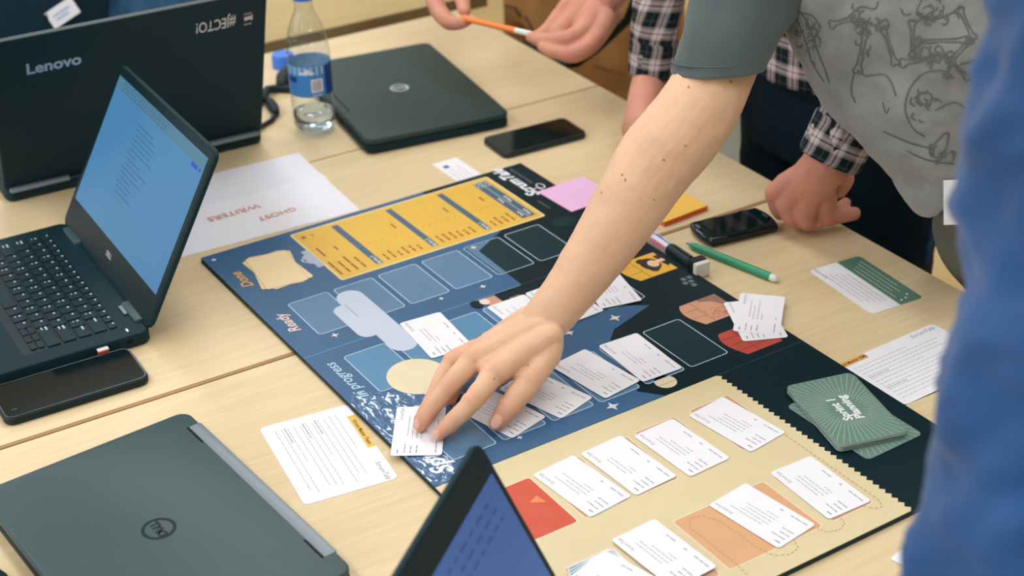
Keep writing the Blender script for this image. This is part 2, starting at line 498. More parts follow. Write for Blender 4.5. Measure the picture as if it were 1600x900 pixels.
# slots
def slot(x0, x1, y0, y1, fill, line='outline_pale', lw=.0011, layer=3, r_=.004):
    c = ((x0 + x1) / 2, (y0 + y1) / 2)
    o = pr('card_slot', rr(x1 - x0, y1 - y0, r_, 4, c), fill, layer)
    MB().ring2(rr(x1 - x0 + lw, y1 - y0 + lw, r_ + lw / 2, 4, c), rr(x1 - x0 - lw, y1 - y0 - lw, r_ - lw / 2, 4, c), BT + .00007 * (layer + 1)).build('slot_outline', line, o)
    return o
for k in range(6):
    y0 = .038 + .061 * k
    slot(.1708, .256, y0, y0 + .0525, 'slot_blue' if k < 4 else 'slot_dark')
    slot(.315, .402, y0, y0 + .0525, 'slot_blue_low' if k < 4 else 'slot_dark')
    slot(.465, .555, y0, y0 + .0525, 'slot_blue' if k < 5 else 'slot_dark')
# the blue part of the fifth slot
pr('printed_sky_patch', [(.1725, .2845), (.1725, .3225), (.189, .2945), (.2545, .2932), (.2545, .2845)], 'slot_blue', 5)
# yellow clipboard sheet
ys = pr('score_sheet', rr(.147, .300, .004, 4, (.083, .268)), 'sheet_border', 3)
pr('sheet_field', rr(.141, .294, .003, 3, (.083, .268)), 'sheet_yellow', 4, ys)
for i, (y0, y1) in enumerate(((.173, .1825), (.253, .262), (.332, .341), (.3885, .409))):
    pr('sprint_bar', rect(.0195, .1455, y0, y1), 'bar_blue', 5, ys)
    if i < 3: text('Sprint %d' % (3 - i), .0072, 'print_white', ys, (.1335, (y0 + y1) / 2, BT + .00045), math.pi, offset=.00012)
pr('sheet_line', rect(.0195, .1455, .3983, .3991), 'sheet_border', 6, ys)
for s_, x, y in (('Round', .132, .404), ('Score', .132, .3935), ('Velocity', .085, .404), ('Points', .085, .3935)):
    text(s_, .0062, 'print_white', ys, (x, y, BT + .00046), math.pi, offset=.00012)
mb = MB()
for x in (.0235, .0335):
    for y in (.3935, .404): mb.ring2(rr(.007, .007, .001, 2, (x, y)), rr(.0055, .0055, .0005, 2, (x, y)), BT + .00046)
mb.build('tick_box', 'print_white', ys)
br, gl, ci = MB(), MB(), MB()
zz = BT + .00007 * 5
for s0, s1 in ((.186, .251), (.265, .330), (.344, .386)):
    n = int((s1 - s0) / .0095)
    for i in range(n):
        y = s0 + .006 + i * .0095
        rn = random.Random(i * 7 + int(s0 * 1000))
        gl.flat(rect(.03, .142, y + .0046, y + .0050), zz)
        x = .143
        for q in range(2):
            l = rn.uniform(.006, .013) if q == 0 else rn.uniform(.004, .012)
            br.flat(rect(x - l, x, y - .0013, y + .0013), zz); x -= l + .0018
        if rn.random() < .8: br.flat(rect(.088, .092, y - .0004, y + .0004), zz)
        ci.ring2(ell(.026, y, .0036, .0036, 12), ell(.026, y, .0031, .0031, 12), zz)
    br.flat(rect(.058, .073, s1 - .012, s1 - .0095), zz)
for i, y in enumerate((.126, .137, .148, .159)):
    rn = random.Random(i)
    x = .143
    for q in range(2):
        l = rn.uniform(.012, .02); br.flat(rect(x - l, x, y - .0013, y + .0013), zz); x -= l + .0018
br.flat(rect(.062, .088, .129, .1315), zz); br.flat(rect(.070, .082, .150, .1525), zz); br.flat(rect(.024, .03, .127, .133), zz); br.flat(rect(.024, .030, .142, .1435), zz)
for o_ in (br.build('sheet_text', 'sheet_brown', ys), gl.build('sheet_rule', 'sheet_grey_line', ys), ci.build('sheet_circles', 'sheet_grey_line', ys)): o_['kind'] = 'stuff'
# the drawn clip
cl = pr('printed_clip', rect(.060, .110, .1095, .1195), 'clip_grey', 5)
pr('clip_tab', [(.071, .1095), (.097, .1095), (.095, .105), (.073, .105)], 'clip_grey', 5, cl)
MB().ring2(ell(.084, .1055, .0075, .006), ell(.084, .1055, .0042, .003), BT + .00007 * 6).build('clip_ring', 'clip_grey', cl)
# pile of drawn cards for Done
for i, (cx, cy, a, m) in enumerate(((.0845, .066, 3, 'cream_brown'), (.0845, .066, 3, 'cream'), (.0838, .0642, -13, 'cream_brown'), (.0838, .0642, -13, 'cream'), (.084, .0648, -6.5, 'cream_brown'), (.084, .0648, -6.5, 'cream'))):
    s_ = .0012 if m == 'cream_brown' else 0
    pr('printed_card', rr(.0875 + s_, .0535 + s_, .004, 4, (cx, cy), R(a)), m, 3 + i)
# headings
text('Done', .019, 'print_orange', board, (.0835, .0195, BT + .0003), math.pi, shear=.25, offset=.0003)
text('Ready', .019, 'print_pink', board, (.211, .0200, BT + .0003), math.pi, shear=.25, offset=.0003)
text('In progress', .0185, 'print_cyan', board, (.360, .0190, BT + .0003), math.pi, shear=.25, offset=.0002)
text('Sprint', .030, 'print_white', board, (.535, .022, BT + .0003), math.pi, shear=.3, offset=.0006)
# title block
lg = text('ScrumTale', .0235, 'print_white', board, (.049, .4405, BT + .0003), math.pi, name='title_lettering', shear=.3, offset=.0008)
text('SIMULATION GAME', .0062, 'print_grey', board, (.036, .4575, BT + .0003), math.pi)
text('scrum board', .0055, 'print_grey', board, (.128, .4335, BT + .0003), math.pi)
for cx, cy, a, b_ in ((.088, .452, .0088, .0058), (.078, .4615, .0085, .0056)):
    MB().ring2(ell(cx, cy, a, b_), ell(cx, cy, a - .0016, b_ - .0016), BT + .0003).build('title_loop', 'print_white', board)
# stars
def star(x, y, s_, m):
    pts = []
    for k in range(8):
        r_ = s_ if k % 2 == 0 else s_ * .38
        pts.append((x + r_ * math.cos(R(45 * k)), y + r_ * math.sin(R(45 * k))))
    pr('printed_star', pts, m, 6)
for x, y, s_, m in ((.015, .011, .0048, 'star_white'), (.267, .052, .0055, 'star_cream'), (.265, .195, .004, 'star_white'), (.269, .251, .005, 'star_cream'), (.177, .294, .005, 'star_cream'), (.421, .337, .0085, 'star_cream'), (.418, .275, .0065, 'star_cream'), (.568, .227, .0085, 'star_white'), (.560, .115, .004, 'star_white')):
    star(x, y, s_, m)
# cloud made of two pills
def pill(x0, x1, y, r_): return ell(x1, y, r_, r_, 12, -90, 90) + ell(x0, y, r_, r_, 12, 90, 270)
pr('printed_cloud', pill(.199, .328, .1075, .0165), 'cloud', 6)
pr('printed_cloud', pill(.224, .281, .0875, .0135), 'cloud', 7)
seg('cloud_line', [(.212, .0935), (.245, .0935)], .0007, 'slot_blue', 9)
# moon
pr('printed_moon', ell(.398, .087, .037, .034, 40), 'moon', 5)
# lit windows of the drawn house
def awning(x0, x1, y0, y1, bulge): return [(x1, y1), (x0, y1)] + [(x0 + (x1 - x0) * i / 10, y0 - bulge * math.sin(math.pi * (i / 10) ** .8)) for i in range(11)]
wy = pr('printed_window', awning(.318, .368, .414, .470, .007), 'win_yellow', 3)
seg('window_bar', [(.318, .430), (.370, .430)], .0008, 'win_line', 5, wy)
for x in (.334, .35): seg('window_bar', [(x, .412), (x, .430)], .0006, 'win_line', 5, wy)
pr('drawn_hair', ell(.341, .449, .0155, .0125, 24), 'hair_brown', 5, wy)
pr('drawn_hair', ell(.330, .443, .0068, .0068, 18), 'hair_brown', 6, wy); pr('drawn_hair', ell(.353, .446, .0070, .0062, 18), 'hair_brown', 7, wy)
pr('drawn_face', ell(.342, .4525, .0088, .0072, 20), 'face_skin', 8, wy)
pr('drawn_neck', rect(.337, .344, .459, .470), 'face_skin', 9, wy)
pr('drawn_collar', [(.344, .463), (.356, .465), (.353, .4705), (.344, .4705)], 'ink_black', 10, wy); pr('drawn_collar', [(.327, .462), (.336, .464), (.336, .4705), (.327, .4705)], 'hair_brown', 10, wy)
wp = pr('printed_window', awning(.443, .493, .414, .466, .008), 'win_peach', 3)
pr('drawn_curtain', [(.443, .466), (.443, .438), (.449, .440), (.454, .452), (.466, .458), (.480, .466)][::-1], 'win_peach_dark', 4, wp)
seg('window_bar', [(.443, .428), (.492, .428)], .0006, 'win_line', 5, wp)
for x in (.46, .476): seg('window_bar', [(x, .41), (x, .428)], .0006, 'win_line', 5, wp)
mb = MB()
for i in range(60):
    mb.flat(ell(random.gauss(.480, .006), min(.463, max(.431, random.gauss(.447, .009))), .0009, .0008, 6), BT + .00007 * 5)
mb.build('drawn_berries', 'win_red', wp)
wr_ = pr('printed_window', awning(.518, .570, .411, .462, .008), 'win_red', 3)
seg('window_bar', [(.518, .428), (.570, .428)], .0006, 'win_red_line', 5, wr_)
for x in (.532, .546, .559): seg('window_bar', [(x, .406), (x, .45)], .0006, 'win_red_line', 5, wr_)
for x, y in ((.391, .455), (.391, .464), (.400, .451), (.400, .460), (.409, .457), (.310, .262), (.310, .270), (.318, .266)):
    pr('printed_brick', rect(x, x + .0065, y, y + .0065), 'brick_grey', 4)
pr('printed_porthole', ell(.562, .302, .0125, .0125, 24), 'moon', 3)
seg('porthole_bar', [(.5655, .2905), (.5655, .3135)], .0006, 'win_line', 4)
pr('printed_bush', ell(.184, .428, .013, .017, 24), 'slot_dark', 3)
pr('drawn_owl', ell(.302, .222, .010, .0075, 20), 'board_black', 7); pr('drawn_dress', [(.2945, .228), (.296, .250), (.315, .251), (.318, .236)][::-1], 'win_peach', 8)
pr('drawn_dress', ell(.302, .233, .007, .006, 16), 'print_pink', 9)
# beige map strip with zigzag edge
bz = [(F2 + .0004, 0), (BH - .0006, 0)]
NT = 34
for i in range(NT + 1):
    x = BH - .0006 - (BH - F2 - .0012) * i / NT
    bz.append((x, .3545))
    if i < NT: bz.append((x - (BH - F2) / NT * .5, .3588))
bz.append((F2 + .0004, .3545))
pr('printed_map', bz, 'beige', 2)
def bslot(x0, x1, y0, y1, m):
    o = slot(x0, x1, y0, y1, m, 'slot_rim', .0014); return o
bslot(.6225, .7085, .034, .0855, 'slot_red')
pr('printed_triangle', [(.652, .0745), (.6575, .063), (.666, .077)], 'tri_orange', 5)
for y0 in (.0935, .1535, .2155, .2875): bslot(.6205, .7085, y0, y0 + .0525, 'slot_tan')
bslot(.7575, .845, .034, .0865, 'slot_tan'); bslot(.7575, .845, .0955, .1475, 'slot_tan'); bslot(.759, .845, .158, .2705, 'slot_orange'); bslot(.7575, .845, .2825, .335, 'slot_tan')
def dashes(pts, n, wd=.0011):
    """dashed printed path through the points"""
    V = [Vector(p) for p in pts]; L_ = [0]
    for a, b_ in zip(V, V[1:]): L_.append(L_[-1] + (b_ - a).length)
    def at(s_):
        for i in range(len(V) - 1):
            if s_ <= L_[i + 1] or i == len(V) - 2:
                return V[i].lerp(V[i + 1], (s_ - L_[i]) / max(1e-9, L_[i + 1] - L_[i]))
    mb = MB()
    for i in range(n):
        a = at(L_[-1] * (i + .2) / n); b_ = at(L_[-1] * (i + .75) / n); d = (b_ - a).normalized(); q = Vector((-d.y, d.x)) * wd / 2
        mb.flat([a - q, b_ - q, b_ + q, a + q], BT + .00007 * 6)
    mb.build('printed_dashes', 'dash_brown', board)
dashes([(.70, .3405), (.845, .3415), (.855, .337), (.853, .328), (.842, .322)], 30)
dashes([(.842, .293), (.853, .290), (.858, .280), (.854, .267), (.84, .262)], 14)
dashes([(.842, .235), (.856, .230), (.859, .218), (.852, .204), (.836, .199), (.785, .196), (.768, .187), (.766, .174), (.776, .166), (.84, .168), (.86, .166)], 44)

# ------------------------------------------------------------------ story cards
CW, CH = .0885, .0525
card_me = MB().prism(rr(CW, CH, .0035, 4), 0, .00045).mesh('card'); card_me.materials.append(MATS['card_white'])
def card_print(seed):
    rn = random.Random(seed)
    a, b_ = MB(), MB()
    nl = rn.choice((3, 4, 5, 5))
    for i in range(nl):
        words(a, -.014 + (.0 if i else .004), .011 - i * .0048, rn.uniform(.028, .044) if i < nl - 1 else rn.uniform(.010, .02), .0011, seed * 31 + i, .0010, lo=.002, hi=.0055)
    words(b_, -.040, .0195, .007, .0014, seed, lo=.006, hi=.0065)
    for i, l in enumerate((.016, .012, .014)): words(b_, -.040, .0125 - i * .0062, l, .0011, seed * 7 + i, .0010, lo=.004, hi=.009)
    words(b_, -.040, -.0195, .020, .0011, seed + 3, .0012, lo=.005, hi=.010)
    words(b_, -.010, -.0195, .004, .0013, seed + 5, lo=.0035, hi=.004)
    if seed % 3: words(b_, .006, -.0195, .013, .0011, seed + 9, lo=.005, hi=.009)
    return a.mesh('print'), b_.mesh('print')
CP = [card_print(s_) for s_ in range(5)]
for a, b_ in CP: a.materials.append(MATS['card_ink']); b_.materials.append(MATS['card_ink_dark'])
logo_me = text_mesh('ScrumTale', .0052, shear=.3); logo_me.materials.append(MATS['card_ink_dark'])
ZB = TT + BT + .0009
def story_card(x, y, deg, label, seed=0, z=ZB, group=None, face=True):
    t = thing('story_card', label, 'card', (x, y, z), R(180 + deg), group)
    ob('card_body', card_me, None, t)
    if face:
        a, b_ = CP[seed % 5]
        ob('printed_text', a, None, t, (0, 0, .00052)); ob('printed_heading', b_, None, t, (0, 0, .00052))
        ob('printed_logo', logo_me, None, t, (.030, .0195, .00052))
    return t
for i, (x, y, a, lab, z) in enumerate((
    (.6687, .3122, 7.0, 'white story card by the zigzag edge in the row of four beside red slot', 0),
    (.6686, .2399, 2.6, 'white story card second from the zigzag edge in the row of four', 0),
    (.6625, .1775, 2.8, 'white story card third from the zigzag edge in the row of four', 0),
    (.6642, .1196, 5.2, 'white story card on the beige strip, next to the red card slot', 0),
    (.7981, .3087, -2.0, 'white story card on the beige strip with dashed path curling around it, by zigzag edge', 0),
    (.7999, .2335, 7.6, 'white story card half covering the large orange rectangle on the beige strip', 0),
    (.7940, .1210, 2.8, 'white story card overlapping the fanned blue cards on the beige strip', .0016),
    (.5078, .3077, -2.4, 'white story card beside the empty dark slot on the blue night scene', .0010),
    (.5061, .2481, 7.8, 'white story card tilted over its slot, with four-pointed star beside it', .0005),
    (.5075, .1820, 15.5, 'white story card tilted in its slot, between thumb and neighbouring white card', 0),
    (.5087, .1215, 14.5, 'white story card lying beneath the reaching thumb', 0),
    (.4913, .0348, -33.5, 'white story card pinned by two fingertips, hanging over the board edge', .0006),
    (.3343, .1470, -5.0, 'white story card between the pale cloud and the moon', 0),
    (.3590, .2540, 0.0, 'white story card half hidden under the bare wrist beside drawn dress figure', 0),
    (.3580, .3085, 1.5, 'white story card under the bare forearm above the star', .0005),
    (.3600, .3700, -13.0, 'white story card tilted beside the drawn yellow window', .0010))):
    story_card(x, y, a, lab, i, ZB + z)
story_card(.518, .4655, -25, 'white story card at the board edge lying under another white card', 2, ZB, 'two cards on the board edge')
story_card(.5113, .4776, -45.5, 'white story card at the board edge lying on top of another white card', 3, ZB + .0006, 'two cards on the board edge')
# fanned blue-backed cards under a white one
back_me = MB().prism(rr(CW, CH, .0035, 4), 0, .00045).mesh('card'); back_me.materials.append(MATS['stack_blue'])
edge_me = MB().ring2(rr(CW, CH, .0035, 4), rr(CW - .0022, CH - .0022, .0028, 4)).mesh('rim'); edge_me.materials.append(MATS['card_white'])
for i, (x, y, a) in enumerate(((.804, .061, -1), (.806, .063, 5), (.808, .064, 10))):
    t = thing('blue_card', 'pale blue backed card fanned out under a white card on the beige strip', 'card', (x, y, ZB + i * .0006), R(180 + a), 'fanned blue cards')
    ob('card_body', back_me, None, t); ob('printed_rim', edge_me, None, t, (0, 0, .0005))
story_card(.8095, .065, 15, 'white story card lying on top of the fanned blue cards', 1, ZB + .0019)

# planning deck
DW, DH = .119, .0775
dk_me = MB().prism(rr(DW, DH, .006, 5), 0, .00042, 0, 1, 0).mesh('card'); dk_me.materials.append(MATS['deck_green']); dk_me.materials.append(MATS['deck_edge'])
rays = MB()
for i in range(56):
    a = 2 * math.pi * i / 56 + .03
    c, s_ = math.cos(a), math.sin(a)
    r1 = min(DW / 2 * .985 / max(1e-6, abs(c)), DH / 2 * .975 / max(1e-6, abs(s_)))
    if r1 > .0665: r1 = .0665
    r0 = .0185 + .005 * (i % 2); wd = .00032
    rays.flat([(c * r0 + s_ * wd, s_ * r0 - c * wd), (c * r1 + s_ * wd, s_ * r1 - c * wd), (c * r1 - s_ * wd, s_ * r1 + c * wd), (c * r0 - s_ * wd, s_ * r0 + c * wd)])
ray_me = rays.mesh('rays'); ray_me.materials.append(MATS['deck_ray'])
z = ZB - .0003
for i in range(15):
    if i == 0: x, y, a = .732, .416, 1.0
    else: x, y, a = .7195 + random.uniform(-.0012, .0012), .4165 + random.uniform(-.0012, .0012), -14.3 + random.uniform(-1.5, 1.5)
    if i == 14: x, y, a = .7195, .4155, -14.3
    lab = ('loose green sunray card sticking out under the green deck' if i == 0 else 'green sunray card stacked in the deck with white lettering on top' if i < 14 else 'green sunray card reading Sprint 1 Planning on top of the deck')
    t = thing('planning_card', lab, 'card', (x, y, z), R(180 + a), 'green planning deck')
    ob('card_body', dk_me, None, t)
    if i in (0, 14): ob('printed_rays', ray_me, None, t, (0, 0, .00048))
    if i == 14:
        text('Sprint 1', .0135, 'print_white', t, (0, .0065, .0005), 0, shear=.12, offset=.0004)
        text('Planning', .0135, 'print_white', t, (0, -.0065, .0005), 0, shear=.12, offset=.0004)
    z += .00055

# ------------------------------------------------------------------ papers on the tables
def role_card(x, y, deg, w_, h_, label, tabm, tabtext, tx, tw, rows):
    t = thing('role_card', label, 'card', (x, y, TT), R(deg))
    MB().prism(rr(w_, h_, .006, 5), .00005, .0005).build('card_body', 'card_white', t)
    return t
# left card: reading direction runs along +x of the card, its top edge towards the board
t = role_card(.4620, -.0575, -7.5, .149, .099, 'white text card with yellow tab, tucked at the left edge of the board', None, None, 0, 0, 0)
t.rotation_euler[2] = R(-7.5)
MB().flat(rect(-.052, .012, .0405, .0492), .0006).build('yellow_tab', 'tab_yellow', t)
text('Scrum Master Team', .0060, 'tab_ink', t, (-.018, .0450, .0007), 0, offset=.00012)
mb, mk = MB(), MB()
for i in range(11):
    rn = random.Random(i + 50)
    words(mb, -.062 + rn.uniform(0, .004), .030 - i * .0066, (.124 if i % 4 else .075) * rn.uniform(.85, 1), .0008, i + 60, .0011)
for i in (4, 6, 9): words(mk, -.062, .0335 - i * .0066, .03, .0010, i, .001, lo=.008, hi=.012)
mb.build('printed_text', 'card_ink', t)['kind'] = 'stuff'; mk.build('printed_heading', 'card_ink_dark', t)['kind'] = 'stuff'
for o_ in t.children:
    if o_.name.startswith(('printed_text', 'printed_heading')): o_.location.z = .0006
text('ScrumTale', .0078, 'card_ink_dark', t, (.055, .0400, .0006), 0, shear=.3, name='printed_logo')
# right card with the orange tab
t = role_card(.6845, .5590, 1.2, .100, .149, 'white text card with orange tab beside the dark corner of the board', None, None, 0, 0, 0)
MB().flat(rect(-.0497, -.0405, -.0735, -.0360), .0006).build('orange_tab', 'tab_orange', t)
text('Scrum Master (SM)', .0058, 'tab_ink', t, (-.0450, -.0580, .0007), R(90), offset=.0001)
mb, mk = MB(), MB()
for i in range(12):
    rn = random.Random(i + 80)
    tmp = MB(); words(tmp, -.066, .032 - i * .0064, .132 * (rn.uniform(.85, 1) if i % 4 else .6), .0009, i + 90, .0011)
    mb.add([(-v[1], v[0], .0006) for v in tmp.v], tmp.f)
for i in (4, 8):
    tmp = MB(); words(tmp, -.066, .032 - i * .0064 + .0032, .03, .0010, i, .001, lo=.009, hi=.012)
    mk.add([(-v[1], v[0], .0006) for v in tmp.v], tmp.f)
mb.build('printed_text', 'card_ink', t)['kind'] = 'stuff'; mk.build('printed_heading', 'card_ink_dark', t)['kind'] = 'stuff'
text('ScrumTale', .0088, 'card_ink_dark', t, (-.0425, .050, .0006), R(90), shear=.3, name='printed_logo')
# green and white card
t = role_card(.5212, .6350, -5.5, .1205, .0765, 'white card with green upper band lying alone near the table end', None, None, 0, 0, 0)
MB().flat([(-.0602, .004), (.0602, .004)] + rr(.1204, .0764, .006, 5)[6:18], .0006).build('green_band', 'card_green', t)
mb, mk = MB(), MB()
for i in range(4): words(mk, -.048 + .004 * i, .030 - i * .0065, .07 + .01 * (i % 2), .0008, i + 5, .001)
for i in range(5): words(mb, -.030 - .003 * i, -.004 - i * .0062, .075, .0008, i + 15, .001)
for x, y in ((.044, .027), (.050, .020), (.052, .0125)): mk.flat(ell(x, y, .0016, .0016, 10))
a = mk.build('printed_text', 'print_white', t); a.location.z = .0007
a = mb.build('printed_text', 'card_ink_dark', t); a.location.z = .0006
text('ScrumTale', .0062, 'card_ink_dark', t, (-.046, -.031, .0006), math.pi, shear=.3, name='printed_logo')
# small visiting card
t = thing('visiting_card', 'small white visiting card with dark blue square behind the board', 'card', (-.046, .4026, TT), R(180))
MB().prism(rr(.068, .0395, .001, 2), .00005, .0004).build('card_body', 'card_white', t)
mb = MB()
for i, l in enumerate((.03, .036, .028, .04)): words(mb, -.028, .012 - i * .0065, l, .0010, i + 31, .001)
a = mb.build('printed_text', 'card_ink', t); a.location.z = .0005
MB().flat(rect(.010, .019, .004, .012), .0005).build('printed_emblem', 'bar_blue', t)
# folded A4 sheet with marker writing
t = thing('paper_sheet', 'large white paper sheet with faint crease and orange marker writing', 'paper', (-.125, .090, TT), R(-3.2))
sh = MB(); nx, ny = 22, 24
def ph(x, y):
    d = abs(x + .012); e = max(abs(x) / .105, 0)
    return .0004 + .0028 * math.exp(-(d / .014) ** 2) * (1 - max(0, x) * 0) + .0030 * max(0, -x / .105) ** 2
vs = [((i / nx - .5) * .210, (j / ny - .5) * .297, ph((i / nx - .5) * .210, 0)) for j in range(ny + 1) for i in range(nx + 1)]
fs = [(j * (nx + 1) + i, j * (nx + 1) + i + 1, (j + 1) * (nx + 1) + i + 1, (j + 1) * (nx + 1) + i) for j in range(ny) for i in range(nx)]
sh.add(vs, fs); sh.build('sheet', 'paper', t, 180)
def onto(t_, u, v, z_):
    q = P(u, v, z_) - t_.location
    return Matrix.Rotation(-t_.rotation_euler[2], 3, 'Z') @ q
for s_, u, v, sz in (('GHOST', 433, 334, .0165), ('WRITERS', 365, 332, .0185)):
    q = onto(t, u, v, TT + .001); text(s_, sz, 'marker_orange', t, (q.x, q.y, ph(q.x, 0) + .0009), R(-90 + 3.2))
# sticky notes
t = thing('sticky_note', 'pink sticky note lying across the board corner by the forearm', 'note', (.128, .487, TT), R(2.5))
sn = MB(); n = 10
vs = [((i / n - .5) * .076, (j / n - .5) * .076, BT + .0008 + .004 * max(0, (j / n - .55)) ** 2) for j in range(n + 1) for i in range(n + 1)]
sn.add(vs, [(j * (n + 1) + i, j * (n + 1) + i + 1, (j + 1) * (n + 1) + i + 1, (j + 1) * (n + 1) + i) for j in range(n) for i in range(n)])
sn.build('note_sheet', 'note_pink', t, 180)
t = thing('sticky_note_pad', 'yellow and orange sticky note pad beside the forearm', 'note pad', (.222, .5665, TT), R(3.5))
MB().prism(rr(.076, .076, .0008, 1), 0, .0065).build('orange_sheets', 'note_orange', t)
MB().prism(rr(.076, .0762, .0008, 1), .0065, .0072).build('top_sheet', 'note_yellow', t)
# paper scraps by the blue figure
for x, y, a, lab in ((.940, .322, 12, 'small white paper corner on the table beside the blue jacket, upper one'), (.958, .318, -4, 'small white paper corner on the table beside the blue jacket, lower one')):
    o_ = MB().prism(rr(.07, .045, .002, 2), 0, .0004).build('paper_slip', 'card_white'); o_.location = (x, y, TT + (.0005 if a > 0 else 0)); o_.rotation_euler[2] = R(a)
    tag(o_, lab, 'paper')
# ------------------------------------------------------------------ laptops
mat('laptop_black', (6, 42, 50), .55, .28, bump=.15, bscale=2500)
mat('laptop_grey', (60, 80, 82), .42, .4, var=.05, vscale=9, bump=.1, bscale=2500)
mat('laptop_lid_green', (44, 64, 62), .5, .35, var=.04, vscale=12, bump=.1, bscale=2500)
mat('bezel_black', (4, 32, 38), .4, .3)
mat('key_black', (12, 40, 47), .48, .3)
mat('key_ink', (176, 192, 200), .5)
mat('hinge_silver', (128, 138, 146), .45, .5, .3)
mat('logo_silver', (196, 204, 210), .35, .5, .2)
mat('logo_dark', (6, 24, 28), .5, .3)
mat('lid_edge', (70, 82, 84), .4, .4)
mat('port_black', (6, 20, 24), .6, .2)
mat('usb_red', (196, 66, 56), .5)
mat('usb_white', (226, 220, 214), .5)
mat('led_blue', (190, 196, 255), .5, emit=.8)
mat('screen_blue', (78, 146, 198), .35, .3, var=.06, vscale=5, emit=.72, dark=True)
mat('screen_navy', (64, 96, 158), .35, .3, var=.14, vscale=9, emit=.85, dark=True)
mat('screen_bar', (86, 142, 170), .35, .3, emit=.7, dark=True)
mat('screen_ink', (44, 92, 136), .5, .3, emit=.6, dark=True)
mat('screen_btn', (52, 72, 190), .5, .3, emit=.8, dark=True)
mat('sticker_white', (226, 222, 222), .6)
mat('lenovo_ink', (150, 180, 206), .3, .5, .3)

def dell_logo(parent, c, r_, m, z=.0, rz=0., side=1):
    e = bpy.data.objects.new('logo_ring', MB().ring2(ell(0, 0, r_, r_, 36), ell(0, 0, r_ * .80, r_ * .80, 36)).mesh('ring'))
    e.data.materials.append(MATS[m]); COL.objects.link(e); e.parent = parent; e.location = (c[0], c[1], z); e.rotation_euler = (0, 0, rz)
    for s_, x, a in (('D', -.52, 0), ('E', -.13, 40), ('L', .27, 0), ('L', .58, 0)):
        text(s_, r_ * .74, m, e, (x * r_, 0, .00001), R(a), offset=r_ * .03)
    return e
def laptop_closed(label, loc, rz, w_, d, th, lid_m, body_m, logo_m, logo_rz, bar, group=None, logo_r=.0135, lid_edge_m=None):
    t = thing('laptop', label, 'laptop', loc, rz, group)
    MB().prism(rr(w_, d, .014, 5, (0, -d / 2)), .0015, th * .55, .002).build('base', body_m, t, 40)
    lid = MB().prism(rr(w_, d, .014, 5, (0, -d / 2)), th * .57, th, .0028).build('lid', lid_m, t, 40)
    dell_logo(lid, (0, -d * .5), logo_r, logo_m, th + .0002, logo_rz)
    for sx in (-1, 1):
        for sy in (-.02, -d + .02): MB().lathe([(.006, 0), (.006, .0018)], 12, (sx * (w_ / 2 - .03), sy, 0)).build('foot', 'port_black', t)
    if bar:
        # hinge bar along the back with dark recess line
        MB().prism(rr(w_ - .062, .0135, .002, 2, (0, -.0062)), th * .6, th + .0007, .001).build('hinge_bar', 'hinge_silver', t, 40)
        for sx in (-1, 1): MB().prism(rr(.034, .0022, .0005, 1, (sx * (w_ / 2 - .048), -.0145)), th - .001, th + .0003).build('hinge_recess', 'port_black', lid)
    return t, lid
# near closed laptop
hx, hy = (.337 + .663) / 2, (-.156 - .131) / 2
tN, lidN = laptop_closed('closed dark grey laptop with silver hinge bar and oval ring logo, below the phone', (hx, hy, TT), R(4.4), .332, .226, .021, 'laptop_grey', 'laptop_black', 'logo_dark', math.pi, True, logo_r=.0165)
# far closed laptop beside the bottle; hinge side faces the bottle
th = R(171.3); c, s_ = math.cos(th), math.sin(th)
tF, lidF = laptop_closed('closed black laptop with pale oval logo beside the water bottle', (-.322, .347, TT), th, .331, .224, .0235, 'laptop_lid_green', 'laptop_black', 'logo_silver', R(90), False, logo_r=.0145)
MB().prism(rr(.20, .0022, .0005, 1, (0.045, -.013)), .0225, .02375).build('hinge_recess', 'port_black', lidF)
for x, wd in ((.150, .007), (.128, .014), (.09, .02), (.052, .014), (-.04, .03)):
    MB().box((x, -.0005, .009), (wd, .003, .006)).build('port', 'port_black', tF)
MB().box((.139, -.0005, .010), (.006, .0035, .006)).build('port', 'hinge_silver', tF)
for y, wd in ((-.03, .012), (-.058, .016), (-.10, .05)): MB().box((.1652, y, .009), (.003, wd, .004)).build('port', 'port_black', tF)

def lid_open(t, w_, h_, tilt, body_m, th_=.0065, z=.0175):
    """returns an object whose local frame is x along hinge, y up the lid, z towards the user"""
    l = MB().prism(rr(w_, h_, .012, 5, (0, h_ / 2)), -th_, 0, .0015, 0, 0).build('lid', body_m, t, 40)
    # local y -> up and back, local z -> towards the user (-y)
    l.matrix_local = Matrix.Translation((0, 0, z)) @ Matrix.Rotation(R(90 - tilt), 4, 'X')
    return l
# open laptop with the document on screen
t = thing('laptop', 'open black laptop with lit blue document screen and keyboard', 'laptop', (-.0132, -.1223, TT), R(-1.84))
W_, D_ = .327, .226
base = MB().prism(rr(W_, D_, .012, 5, (0, -D_ / 2 + .004)), .0012, .0175, .002).build('base', 'laptop_black', t, 40)
lid = lid_open(t, W_, .225, 29, 'laptop_black')
MB().prism(rr(W_ - .006, .217, .009, 4, (0, .114)), 0, .0004).build('bezel', 'bezel_black', lid)
scr = MB().flat(rr(.304, .172, .001, 1, (0, .126)), .0007).build('screen', 'screen_blue', lid)
MB().flat(rect(-.152, .152, .197, .212), .0009).build('toolbar', 'screen_bar', scr)
mb = MB(); rn = random.Random(5)
for i in range(15): words(mb, -.055 + .004 * (i % 3), .180 - i * .0062, rn.uniform(.03, .075), .0011, i + 200, .0015, z=.0010)
for i in range(3): words(mb, -.13, .2085 - i * .0045, .16, .0010, i + 300, .004, z=.0011)
mb.build('document_text', 'screen_ink', scr)
MB().flat(rect(.118, .136, .191, .196), .0011).build('share_button', 'screen_btn', scr); MB().flat(ell(.143, .1935, .0025, .0025, 12), .0011).build('account_dot', 'screen_btn', scr)
text('DELL', .0085, 'logo_silver', lid, (0, .024, .0006), offset=.0002)
